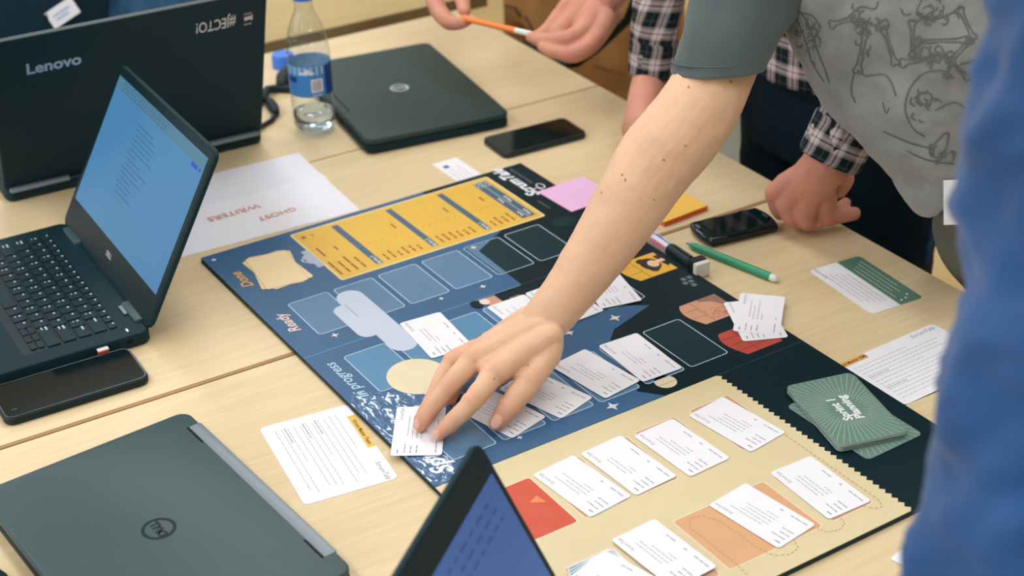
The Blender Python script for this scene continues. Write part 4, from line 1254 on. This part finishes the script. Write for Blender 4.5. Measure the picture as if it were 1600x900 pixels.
# web of the hand
for a_, b_ in (('index', 'middle'), ('middle', 'ring'), ('ring', 'little')):
    m0 = (q_(*base_px[a_]) + q_(*base_px[b_])) / 2; m1 = (q_(*FING[a_][0][0]) + q_(*FING[b_][0][0])) / 2
    limb(arm, [m0, m0.lerp(m1, .5), m0.lerp(m1, .93)], [.0145, .0140, .0105], 14, None, 1.0, 3)
limb(arm, [q_(852, 530, .806), q_(835, 560, .797), q_(806, 582, .786)], [.015, .0140, .0085], 14, None, 1.0, 3)
limb(arm, [q_(840, 540, .800), q_(800, 565, .790), q_(770, 572, .786)], [.013, .012, .010], 14, None, 1.0, 3)
for k_ in ('index', 'middle', 'ring', 'little'):
    pp, rd_ = FING[k_]
    arm.ball(q_(*pp[0]) + Vector((0, 0, .0022)), rd_[0] * 1.03)
    arm.ball(q_(*pp[1]) + Vector((0, 0, .0008)), rd_[1] * 1.06)
    b0 = q_(*base_px[k_]); limb(arm, [b0.lerp(q_(*pp[0]), .35) + Vector((0, 0, .0120)), q_(*pp[0]) + Vector((0, 0, .0085))], [.0030, .0042], 10)
arm.ball(q_(*FING['thumb'][0][2]), .0124); arm.ball(q_(*FING['thumb'][0][1]) + Vector((0, 0, .001)), .0146)
arm_me = remesh(arm, .0016, 5)
displace(arm_me, .0006, 70, 3.)
fl = []
for k_, (pp, rd_) in FING.items():
    fl += [(q_(*pp[3]), .024, .85), (q_(*pp[2]), .018, .5), (q_(*pp[1]) + Vector((0, 0, .008)), .012, .55), (q_(*pp[0]) + Vector((0, 0, .01)), .014, .4)]
fl.append((q_(800, 588, .785), .02, .6))
flush(arm_me, fl)
body = place(ob('body', arm_me, 'skin_light'), pa)
bv = bvh_of(arm_me)
for u, v, tu, tv, a_, b_ in ((775, 659, 770, 668, .0062, .0082), (680.5, 680, 676, 685, .0046, .0060), (651, 663, 649, 671, .0040, .0058)):
    h_, nrm, _, _ = hit(bv, u, v)
    if h_ is None: continue
    d = (PD(tu, tv, 1.63) - PD(u, v, 1.63)); d = (d - nrm * d.dot(nrm)).normalized(); x = d.cross(nrm)
    o_ = place(ob('fingernail', MB().ball(h_ - nrm * .0008, (a_, b_, .0016), 16, 8, Matrix((x, d, nrm)).transposed()).mesh('nail', 180), 'nail'), pa)
for u, v, s_ in ((1076, 136, .0014), (1142, 128, .0017), (1071, 228, .0012), (1037, 250, .0013), (972, 273, .0013), (977, 281, .0014), (940, 301, .0013), (825, 570, .0011), (772, 592, .0010), (1022, 312, .0010)):
    h_, nrm, _, _ = hit(bv, u, v)
    if h_ is not None:
        x = nrm.orthogonal().normalized(); place(ob('mole', MB().ball(h_, (s_, s_ * 1.3, .0004), 10, 6, Matrix((x, nrm.cross(x), nrm)).transposed()).mesh('mole', 180), 'mole'), pa)
# t-shirt: torso and sleeve in one cloth
EN = (RGT * .82 + UPV * .57).normalized()
sil = [(1120, -110, 1.74, .155), (1185, -10, 1.75, .160), (1245, 92, 1.76, .165), (1305, 172, 1.77, .168), (1362, 245, 1.78, .170), (1412, 305, 1.80, .172), (1442, 345, 1.81, .172)]
tor = [(PD(u, v, k_ - .035) + EN * r_, EN, FWD, r_, .100) for u, v, k_, r_ in sil]
tb = MB(); me = loft_mesh(tor, 36, 6, (.010, 9, 1.6), seed=4)
tb.add([v.co for v in me.vertices], [tuple(p.vertices) for p in me.polygons])
tb2 = remesh(tb, .0050, 8)
displace(tb2, .0050, 17, 1.7); displace(tb2, .0022, 45, 4.1)
tb2.polygons.foreach_set('use_smooth', [True] * len(tb2.polygons))
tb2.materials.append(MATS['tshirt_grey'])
shirt = place(ob('t_shirt', tb2, None), pa)
# sleeve: an open tube of cloth with a turned hem
ax_ = (PD(1146, 48, 1.69) - PD(1121, 118, 1.69)).normalized(); x_ = FWD.cross(ax_).normalized(); y_ = ax_.cross(x_)
sp_ = [(PD(1121, 117, 1.69), .0492), (PD(1127, 101, 1.69), .0500), (PD(1143, 58, 1.69), .0530), (PD(1168, 0, 1.695), .0590), (PD(1200, -60, 1.70), .0720), (PD(1240, -110, 1.72), .085)]
xh = (RGT * .995 + UPV * .06).normalized(); yh = (FWD * .95 + UPV * .30).normalized()
axs = [(xh, yh), (xh, yh), ((xh + x_ * .5).normalized(), (yh + y_ * .5).normalized())] + [(x_, y_)] * 3
sp_[0] = (PD(1122, 108, 1.69), .0520); sp_[1] = (PD(1127, 92, 1.69), .0522); sp_[2] = (PD(1145, 48, 1.69), .0535)
slv = loft_mesh([(sp_[0][0] + ax_ * .012, xh, yh, .0490, .0490), (sp_[0][0] + ax_ * .001, xh, yh, .0498, .0498)] + [(c_, a_[0], a_[1], r_, r_) for (c_, r_), a_ in zip(sp_, axs)], 48, 6, (.0036, 16, 1.5), False, 11)
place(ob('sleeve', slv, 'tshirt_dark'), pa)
hm0 = sp_[1][0]; hp = [hm0 + (xh * math.cos(2 * math.pi * i / 40) + yh * math.sin(2 * math.pi * i / 40)) * .0524 for i in range(41)]
place(MB().tube(hp, .0011, 6, None, 1, False, 0, False).build('hem_stitch', 'tshirt_dark', None, 180), pa)
# the bone drawing printed on the shirt
bs = bvh_of(tb2)
def ink(strokes, wd, nm):
    mb = MB()
    for st in strokes:
        V = [Vector((u, v, 0)) for u, v in st]
        if len(V) > 2: pts = [cr_interp(V, k / 5) for k in range((len(V) - 1) * 5 + 1)]
        else: pts = [V[0].lerp(V[1], k / 8) for k in range(9)]
        H = []
        for q in pts:
            h_, nrm, _, _ = hit(bs, q.x, q.y)
            H.append((h_, nrm) if h_ is not None and nrm.dot(CAM - h_) > 0 else None)
        for a_, b_ in zip(H, H[1:]):
            if a_ is None or b_ is None or (a_[0] - b_[0]).length > .05: continue
            d = (b_[0] - a_[0]); x = d.cross(a_[1])
            if x.length < 1e-6: continue
            x = x.normalized() * wd; n_ = a_[1] * .0009; n2 = b_[1] * .0009
            mb.add([a_[0] - x + n_, b_[0] - x + n2, b_[0] + x + n2, a_[0] + x + n_], [(0, 1, 2, 3)])
    o_ = place(mb.build(nm, 'tshirt_ink', None), pa); o_['kind'] = 'stuff'
def bone(a, b_, w_=6):
    """outline of one long bone between two pixels"""
    a, b_ = Vector(a), Vector(b_); d = (b_ - a).normalized(); n_ = Vector((-d.y, d.x))
    l1 = [a + n_ * w_ * 1.1, a.lerp(b_, .2) + n_ * w_ * .45, a.lerp(b_, .8) + n_ * w_ * .45, b_ + n_ * w_ * 1.1]
    l2 = [p_ - n_ * 2 * (p_ - (a + d * (p_ - a).dot(d))).dot(n_) for p_ in l1]
    e1 = [l1[0], a - d * w_ * .8 + n_ * w_ * .5, a - d * w_ * .3, a - d * w_ * .8 - n_ * w_ * .5, l2[0]]
    e2 = [l1[-1], b_ + d * w_ * .8 + n_ * w_ * .5, b_ + d * w_ * .3, b_ + d * w_ * .8 - n_ * w_ * .5, l2[-1]]
    return [[(p_.x, p_.y) for p_ in s_] for s_ in (l1, l2, e1, e2)]
st = []
for a_, b_, w_ in (((1300, 38), (1332, 28), 7), ((1352, 50), (1340, 110), 7), ((1380, 45), (1398, 98), 6), ((1410, 98), (1465, 88), 7), ((1500, 15), (1520, 58), 6), ((1430, 65), (1510, 62), 6), ((1515, 62), (1485, 95), 7), ((1465, 75), (1512, 122), 5), ((1425, 35), (1426, 85), 6), ((1488, 92), (1478, 118), 5)): st += bone(a_, b_, w_)
st += [[(1232, 10), (1250, 40), (1262, 75), (1270, 100), (1288, 128)], [(1242, 8), (1262, 35), (1274, 70), (1288, 105), (1296, 130)], [(1250, 20), (1270, 25), (1280, 45), (1272, 62)],
       [(1336, 45), (1344, 36), (1352, 42), (1346, 54), (1338, 50)], [(1372, 38), (1384, 30), (1388, 42), (1376, 46)], [(1332, 20), (1345, 10), (1366, 14), (1372, 2)],
       [(1340, 108), (1352, 118), (1380, 116), (1392, 128), (1400, 150)], [(1334, 116), (1330, 140), (1336, 160)], [(1420, 140), (1440, 116), (1470, 110), (1490, 122)], [(1420, 140), (1414, 170), (1426, 200), (1446, 214)],
       [(1428, 154), (1442, 144), (1456, 150), (1452, 166)], [(1404, 216), (1430, 226), (1454, 228), (1476, 208), (1482, 212), (1474, 240), (1456, 244), (1452, 232)], [(1418, 236), (1450, 250), (1492, 256)], [(1380, 205), (1420, 222), (1460, 234)],
       [(1440, 0), (1432, 20), (1450, 30), (1480, 24), (1500, 8)], [(1500, 100), (1520, 95), (1540, 90)], [(1460, 172), (1490, 160), (1510, 170)], [(1380, 160), (1384, 176), (1390, 168)]]
rn = random.Random(12)
for cx, cy, sx, sy, k_ in ((1345, 30, 16, 18, 16), (1462, 18, 26, 14, 18), (1460, 92, 18, 10, 14), (1436, 72, 14, 14, 10), (1262, 60, 14, 30, 16), (1440, 160, 20, 22, 12), (1350, 75, 10, 16, 8), (1470, 240, 20, 8, 10)):
    for i in range(k_):
        u, v = rn.gauss(cx, sx * .6), rn.gauss(cy, sy * .6); a = rn.uniform(0, 6.28); l = rn.uniform(4, 11)
        st.append([(u, v), (u + l * math.cos(a), v + l * math.sin(a)), (u + l * 1.6 * math.cos(a + .6), v + l * 1.6 * math.sin(a + .6))])
ink(st, .00075, 'printed_drawing')
# trousers
tr = MB()
hipc = PD(1450, 335, 1.86) + RH * .166
tr.add(*(lambda m_: ([v.co for v in m_.vertices], [tuple(p.vertices) for p in m_.polygons]))(loft_mesh([
    (tor[-1][0] - (tor[-1][0] - tor[-2][0]) * .9, EN, FWD, .120, .075), (tor[-1][0], EN, FWD, .140, .085), (hipc + Vector((-.005, .01, -.02)), RH, FH, .160, .110), (hipc + Vector((.002, .037, -.08)), RH, FH, .168, .112), (hipc + Vector((.018, .118, -.17)), RH, FH, .162, .10)], 32, 5, (.006, 12, 1.5))))
hl = hipc + Vector((.03, .135, -.15))
for s_ in (-1, 1):
    k_ = hl + RH * s_ * .085 + FH * .0
    limb(tr, [k_, k_ + Vector((0, .03, -.25)), k_ + Vector((0, .04, -.50)), Vector((k_.x, k_.y + .05, .06))], [.088, .075, .062, .055], 18)
trm = remesh(tr, .009, 8)
place(ob('trousers', trm, 'trousers_grey'), pa)
for s_ in (-1, 1):
    k_ = hl + RH * s_ * .085; place(MB().ball((k_.x - .02, k_.y, .05), (.05, .12, .05)).build('shoe', 'strap_black', None, 180), pa)
# white name sticker on the shirt hem
hs = [h_ for h_ in (hit(bs, 1499, 312), hit(bvh_of(trm), 1499, 312)) if h_[0] is not None]
h_ = min(hs, key=lambda q: q[3]); nz = (h_[1] * .4 + (CAM - h_[0]).normalized() * .6).normalized(); nx = (RGT - nz * RGT.dot(nz)).normalized(); nyv = nz.cross(nx)
o_ = place(MB().box(h_[0] + nz * .006, (.034, .054, .0012), Matrix((nx, nyv, nz)).transposed() @ Matrix.Rotation(R(8), 3, 'Z')).build('name_sticker', 'card_white'), pa)

# ---- person in the plaid shirt, both hands on the table
pb = person('person in black and white plaid shirt and dark jeans leaning fist on table', (.15, .97, 0))
XV, YV = Vector((1, 0, 0)), Vector((0, 1, 0))
jn = MB()
jn.add(*(lambda m_: ([v.co for v in m_.vertices], [tuple(p.vertices) for p in m_.polygons]))(loft_mesh([
    ((.145, .945, .98), XV, YV, .160, .105), ((.145, .945, .88), XV, YV, .178, .118), ((.145, .945, .78), XV, YV, .185, .120), ((.145, .95, .70), XV, YV, .182, .112)], 32, 5)))
for s_ in (-1, 1): limb(jn, [(.145 + s_ * .092, .95, .74), (.145 + s_ * .10, .955, .45), (.145 + s_ * .105, .97, .07)], [.093, .072, .055], 18)
jm = remesh(jn, .008, 8); displace(jm, .004, 18, 5)
place(ob('jeans', jm, 'jeans_navy'), pb)
bj = bvh_of(jm); sp = []
for u, v in ((1457, 300), (1453, 330), (1448, 360), (1442, 390), (1437, 412)):
    for du in range(0, 40, 2):
        h_ = hit(bj, u + 8 - du, v)
        if h_[0] is not None: sp.append(h_[0] + h_[1] * .001); break
if len(sp) > 2: place(MB().tube(sp, .006, 8, None, .4).build('side_seam', 'jeans_seam', None, 180), pb)
for s_ in (-1, 1): place(MB().ball((.145 + s_ * .105, .92, .045), (.045, .12, .045)).build('shoe', 'strap_black', None, 180), pb)
place(ob('shirt', loft_mesh([((.145, .925, .845), XV, YV, .190, .132), ((.145, .92, .95), XV, YV, .190, .132), ((.148, .89, 1.10), XV, YV, .188, .13), ((.15, .84, 1.26), XV, YV, .200, .13), ((.155, .79, 1.40), XV, YV, .185, .11), ((.16, .76, 1.47), XV, YV, .08, .07)], 64, 8, (.008, 10, 2), seed=2), 'plaid_flannel'), pb)
def sleeve(pts, rad, seed):
    V = [Vector(p_) for p_ in pts]; rings = []
    for i, p_ in enumerate(V):
        t_ = (V[min(i + 1, len(V) - 1)] - V[max(i - 1, 0)]).normalized(); x = t_.cross(YV).normalized(); y = x.cross(t_).normalized()
        rings.append((p_, x, y, rad[i], rad[i] * .92))
    return place(ob('sleeve', loft_mesh(rings, 48, 10, (.004, 22, 1.8), True, seed), 'plaid_flannel'), pb)
cL = P(1297, 247, .853); cR = P(1017, 112, .832)
sleeve([cL, cL + Vector((.005, .025, .055)), cL + Vector((-.025, .11, .14)), (.345, .86, 1.10), (.33, .86, 1.22), (.30, .84, 1.36)], [.038, .041, .046, .055, .062, .07], 3)
sleeve([cR, cR + Vector((.0, .005, .06)), cR + Vector((-.005, .02, .15)), (-.03, .74, 1.10), (-.04, .78, 1.24), (.0, .80, 1.37)], [.0315, .035, .042, .055, .062, .07], 8)
for c_, r_, ax2 in ((cL, .0415, Vector((.005, .025, .055))), (cR, .0345, Vector((0, .005, .06)))):
    t_ = ax2.normalized(); x = t_.cross(YV).normalized(); y = x.cross(t_).normalized()
    place(ob('cuff', loft_mesh([(c_ - t_ * .002, x, y, r_ - .003, r_ * .92 - .003), (c_ - t_ * .0015, x, y, r_, r_ * .92), (c_ + t_ * .024, x, y, r_ + .0006, r_ * .92 + .0006), (c_ + t_ * .048, x, y, r_ + .0012, r_ * .92 + .001), (c_ + t_ * .049, x, y, r_ - .003, r_ * .92 - .003)], 48, 4), 'plaid_flannel'), pb)
hb = MB()
limb(hb, [cL + Vector((0, .02, .04)), P(1288, 258, .842), P(1268, 285, .812)], [.028, .029, .030], 20)
for a_, b_, r_ in (((1212, 302, .788), (1220, 332, .757), .0145), ((1230, 320, .779), (1240, 345, .757), .0150), ((1258, 331, .774), (1262, 349, .757), .0150), ((1290, 328, .772), (1296, 342, .757), .0140)):
    A, B = P(*a_), P(*b_)
    limb(hb, [P(1278, 268, .832), P(1278, 268, .832).lerp(A, .6) + Vector((0, 0, .004)), A], [.020, .0175, r_], 16)
    limb(hb, [A, A.lerp(B, .6) + Vector((.002, -.002, 0)), B], [r_, .0125, .0105], 16)
    C_ = B + Vector((.012, .03, .004)); limb(hb, [B, C_], [.0102, .009], 14)
limb(hb, [P(1230, 312, .780), P(1262, 310, .785), P(1292, 318, .778)], [.014, .017, .014], 16)
limb(hb, [P(1302, 266, .832), P(1316, 274, .822), P(1321, 282, .812), P(1312, 298, .796)], [.0155, .0125, .0105, .0095], 16)
limb(hb, [P(1296, 332, .765), P(1312, 326, .765), P(1321, 317, .768)], [.0100, .0090, .0078], 14)
limb(hb, [P(1294, 340, .757), P(1306, 336, .757), P(1313, 326, .760)], [.0100, .0090, .0078], 14)
# other hand, mostly behind the reaching arm
limb(hb, [cR + Vector((0, .01, .05)), cR, P(1008, 160, .805), P(1003, 200, .785)], [.024, .0245, .026, .026], 20)
for u, v in ((985, 232), (1000, 240), (1016, 243), (1032, 240)):
    limb(hb, [P(1005, 190, .79), P((1005 + u) / 2, (190 + v) / 2, .782), P(u, v, .764), P(u + 5, v + 12, .755)], [.018, .0135, .0105, .008], 14)
limb(hb, [P(995, 180, .795), P(984, 198, .778), P(982, 215, .760)], [.015, .0115, .008], 14)
limb(hb, [cL + Vector((0, .02, .04)), cL + Vector((-.025, .11, .14)), Vector((.345, .86, 1.10)), Vector((.30, .84, 1.34)), Vector((.15, .80, 1.36)), Vector((0, .80, 1.35)), Vector((-.03, .74, 1.10)), cR + Vector((-.005, .02, .15)), cR + Vector((0, .01, .05))], [.028, .032, .04, .048, .06, .048, .04, .03, .024], 16)
hbm = remesh(hb, .0020, 5); displace(hbm, .0008, 60, 9)
place(ob('body', hbm, 'skin_pink'), pb)

# ---- person in khaki trousers holding a pen
pc = person('person in brown khaki trousers holding an orange pen in both hands', (-.56, 1.0, 0))
kh = MB()
kh.add(*(lambda m_: ([v.co for v in m_.vertices], [tuple(p.vertices) for p in m_.polygons]))(loft_mesh([
    ((-.55, .99, 1.02), XV, YV, .165, .115), ((-.55, .99, .90), XV, YV, .185, .130), ((-.55, .99, .78), XV, YV, .20, .135), ((-.55, .99, .68), XV, YV, .205, .130)], 32, 5, (.010, 12, 2))))
for s_ in (-1, 1): limb(kh, [(-.55 + s_ * .10, .99, .72), (-.54 + s_ * .115, .985, .45), (-.54 + s_ * .12, 1.0, .07)], [.108, .090, .075], 18)
km = remesh(kh, .009, 6); displace(km, .012, 11, 2, (1, 1, .7))
place(ob('trousers', km, 'khaki'), pc)
bk = bvh_of(km)
def crease(pts_, r_, m_, nm):
    sp = []
    for u, v in pts_:
        h_ = hit(bk, u, v)
        if h_[0] is not None: sp.append(h_[0] + h_[1] * .0005)
    if len(sp) > 1: place(MB().tube(sp, r_, 8, None, .35).build(nm, m_, None, 180), pc)
crease([(792, 8), (806, 12), (815, 25)], .006, 'khaki_dark', 'pocket')
crease([(823, 26), (830, 38), (835, 50)], .005, 'khaki_dark', 'belt_loop')
crease([(930, 103), (955, 110), (975, 116)], .0012, 'khaki_dark', 'seam')
for s_ in (-1, 1): place(MB().ball((-.54 + s_ * .12, .95, .045), (.05, .13, .045)).build('shoe', 'strap_black', None, 180), pc)
mat('shirt_olive', (96, 100, 84), .9, .2, var=.1)
place(ob('shirt', loft_mesh([((-.55, .99, .99), XV, YV, .18, .13), ((-.55, .98, 1.15), XV, YV, .18, .13), ((-.55, .97, 1.32), XV, YV, .2, .13), ((-.55, .96, 1.45), XV, YV, .17, .1)], 40, 6, (.006, 9, 2)), 'shirt_olive'), pc)
ZH = .875
hc = MB()
# hand at the tip end of the pen: index curls below, thumb presses from above
limb(hc, [P(668, -45, ZH + .03), P(676, -12, ZH + .012), P(684, 14, ZH), P(700, 33, ZH - .006), P(718, 36, ZH - .006), P(732, 32, ZH - .004)], [.024, .0155, .0135, .0125, .0098, .0072], 16)
limb(hc, [P(700, -50, ZH + .04), P(716, -22, ZH + .022), P(722, -2, ZH + .012), P(726, 17, ZH + .006)], [.022, .0140, .0120, .0095], 16)
limb(hc, [P(690, -60, ZH + .04), P(670, -90, ZH + .06)], [.03, .028], 16)
# other hand: back towards us, fingers reaching to the pen
limb(hc, [P(925, 2, ZH + .02), P(896, 28, ZH + .013), P(870, 50, ZH + .006)], [.022, .0165, .0105], 16)
w2 = P(985, -70, ZH + .05)
limb(hc, [w2, P(955, -22, ZH + .03), P(935, 10, ZH + .018)], [.030, .031, .030], 20)
for pp, rd_ in (([(922, -12, .026), (889, 6, .018), (866, 34, .010), (850, 50, .005), (839, 55, .003)], [.018, .0125, .0112, .0092, .0078]),
                ([(930, 20, .014), (906, 50, .008), (876, 62, .000), (848, 63, -.002), (829, 58, -.001)], [.022, .0135, .0118, .0104, .0080]),
                ([(940, 32, .008), (922, 66, -.004), (896, 82, -.012), (868, 82, -.012), (848, 74, -.008)], [.021, .0130, .0114, .0100, .0080]),
                ([(950, 22, .006), (938, 54, -.008), (922, 74, -.018), (900, 88, -.022), (880, 88, -.022)], [.020, .0125, .0108, .0092, .0076])):
    limb(hc, [P(u, v, ZH + h_) for u, v, h_ in pp], rd_, 16)
# the arms run on inside the sleeves
limb(hc, [w2, w2 + Vector((-.05, .15, .09)), Vector((-.38, .96, 1.36)), Vector((-.55, .97, 1.36)), Vector((-.70, .96, 1.36)), P(670, -90, ZH + .06) + Vector((-.15, .12, .10)), P(670, -90, ZH + .06)], [.028, .036, .045, .06, .045, .036, .028], 16)
hm_ = remesh(hc, .0019, 4); displace(hm_, .0008, 60, 4)
place(ob('body', hm_, 'skin_pink'), pc)
def arm_sl(a, b_, c_):
    return place(ob('sleeve', loft_mesh([(a, (b_ - a).cross(YV).normalized(), YV, .036, .036), (b_, (b_ - a).cross(YV).normalized(), YV, .048, .048), (c_, (c_ - b_).cross(YV).normalized(), YV, .06, .06)], 28, 6, (.004, 14, 2)), 'shirt_olive'), pc)
arm_sl(w2, w2 + Vector((-.05, .15, .09)), Vector((-.38, .96, 1.38))); w1 = P(670, -90, ZH + .06); arm_sl(w1, w1 + Vector((-.15, .12, .10)), Vector((-.70, .96, 1.38)))
# the pen
a, b_ = P(721, 28, ZH + .001), P(838, 55, ZH + .001)
d = (b_ - a).normalized(); L_ = (b_ - a).length
t = thing('pen', 'orange pen with clear white end held between two hands', 'pen', a)
t.rotation_euler = d.to_track_quat('X', 'Z').to_euler()
MB().tube([(0, 0, 0), (L_ * .72, 0, 0)], .0045, 14).build('barrel', 'pen_orange', t, 60)
MB().tube([(L_ * .72, 0, 0), (L_ * .95, 0, 0)], .0042, 14).build('clear_end', 'pen_white', t, 60)
MB().tube([(-.008, 0, 0), (0, 0, 0)], [.002, .0042], 12).build('tip', 'pen_white', t, 60)
# black strap of a bag hanging behind the table end
t = thing('shoulder_bag', 'black shoulder bag strap hanging behind the table end by khaki trousers', 'bag', (-.28, .80, .45))
def rl(u, v, y): 
    d = PD(u, v, 1) - CAM; k_ = (y - CAM.y) / d.y; q = CAM + d * k_; return q - Vector((-.28, .80, .45))
MB().tube([rl(1000, -10, .80), rl(984, 28, .80), rl(958, 52, .79), rl(930, 78, .78), rl(900, 100, .775), rl(868, 100, .765), rl(845, 88, .765), rl(818, 70, .765)], .013, 10, None, .45).build('strap', 'strap_black', t, 180)
MB().prism(rr(.26, .07, .02, 4), -.30, -.04, .01).build('pouch', 'strap_black', t, 40)

# ---- person in blue, close by on the right
pd_ = person('person in blue denim jacket standing close beside the board corner', (1.32, .26, 0))
KD = .86
ct = [(1560, -130), (1546, 0), (1532, 90), (1512, 200), (1503, 290), (1500, 360), (1478, 460), (1455, 560), (1440, 650), (1446, 740), (1428, 830), (1414, 900), (1400, 1010), (1396, 1120)]
rings = []
for u, v in ct:
    e = PD(u + 6, v, KD); rings.append((e + RGT * .19, RGT, FWD * .9 - UPV * .44, .19, .13))
place(ob('jacket', displace(loft_mesh(rings, 96, 12, (.012, 9, 1.4), True, 6), .0075, 22, 2.2, (.8, .8, 1.8)), 'jacket_blue'), pd_)
bl_ = MB(); bc = rings[-1][0]
for s_ in (-1, 1): limb(bl_, [bc + RH * s_ * .085 + Vector((.04, .0, .06)), Vector((1.33, .22, .45)) + RH * s_ * .10, Vector((1.34, .22, .07)) + RH * s_ * .10], [.10, .075, .06], 18)
place(ob('trousers', remesh(bl_, .01, 6), 'jeans_navy'), pd_)
for s_ in (-1, 1): place(MB().ball(Vector((1.32, .22, .045)) + RH * s_ * .10, (.12, .05, .045)).build('shoe', 'strap_black', None, 180), pd_)

# ---- person behind the open lid at the far left
pe = person('person in dark navy sweater with white name sticker behind the lettered laptop lid', (-.95, -.25, 0))
te = [(PD(172, 60, 2.62), .20), (PD(170, -20, 2.60), .20), (PD(160, -120, 2.60), .21), (PD(150, -220, 2.60), .21)]
lo = PD(172, 60, 2.62)
rings = [(Vector((lo.x, lo.y, .50)) - RH * .20, RH, FH, .20, .15)] + [(e - RH * r_, RH, FH, r_, .14) for e, r_ in te]
sw = loft_mesh(rings, 56, 8, (.010, 8, 1.6), True, 3)
place(ob('sweater', sw, 'sweater_navy'), pe)
bw = bvh_of(sw); h_, nrm, _, _ = hit(bw, 97, 20)
if h_ is not None:
    nrm = (nrm * .5 + (CAM - h_).normalized() * .5).normalized(); x = (RGT - nrm * RGT.dot(nrm)).normalized(); y = nrm.cross(x)
    M3 = Matrix((x, y, nrm)).transposed() @ Matrix.Rotation(R(33), 3, 'Z')
    st_ = place(MB().box(h_ + nrm * .004, (.050, .029, .001), M3).build('name_sticker', 'card_white'), pe)
    mb = MB(); words(mb, -.016, .003, .03, .003, 3, .001, lo=.003, hi=.006); words(mb, -.014, -.004, .022, .003, 4, .001, lo=.003, hi=.006)
    place(MB().add([h_ + nrm * .0052 + M3 @ Vector(v) for v in mb.v], mb.f).build('sticker_writing', 'label_light'), pe)
dn = MB()
k0 = PD(195, 40, 2.72); k1 = PD(262, -30, 2.74)
limb(dn, [Vector((lo.x, lo.y, .54)) - RH * .15, k0 - Vector((0, 0, .03)), k1, Vector((k1.x, k1.y, .35)), Vector((k1.x, k1.y, .06))], [.085, .085, .07, .06, .05], 18)
limb(dn, [Vector((lo.x, lo.y, .54)) - RH * .28, Vector((-.72, -.25, .53)), Vector((-.70, -.25, .06))], [.085, .075, .05], 18)
dm = remesh(dn, .009, 6); displace(dm, .004, 20, 7)
place(ob('jeans', dm, 'denim_light'), pe)
# chair under that person
t = thing('chair', 'dark chair under the person in the navy sweater', 'chair', (-1.05, -.28, 0))
MB().prism(rr(.42, .42, .03, 4), .40, .44, .006).build('seat', 'strap_black', t, 40)
for sx in (-1, 1):
    for sy in (-1, 1): MB().tube([(sx * .18, sy * .18, 0), (sx * .17, sy * .17, .41)], .012, 10, round_ends=False).build('leg', 'steel_leg', t, 60)
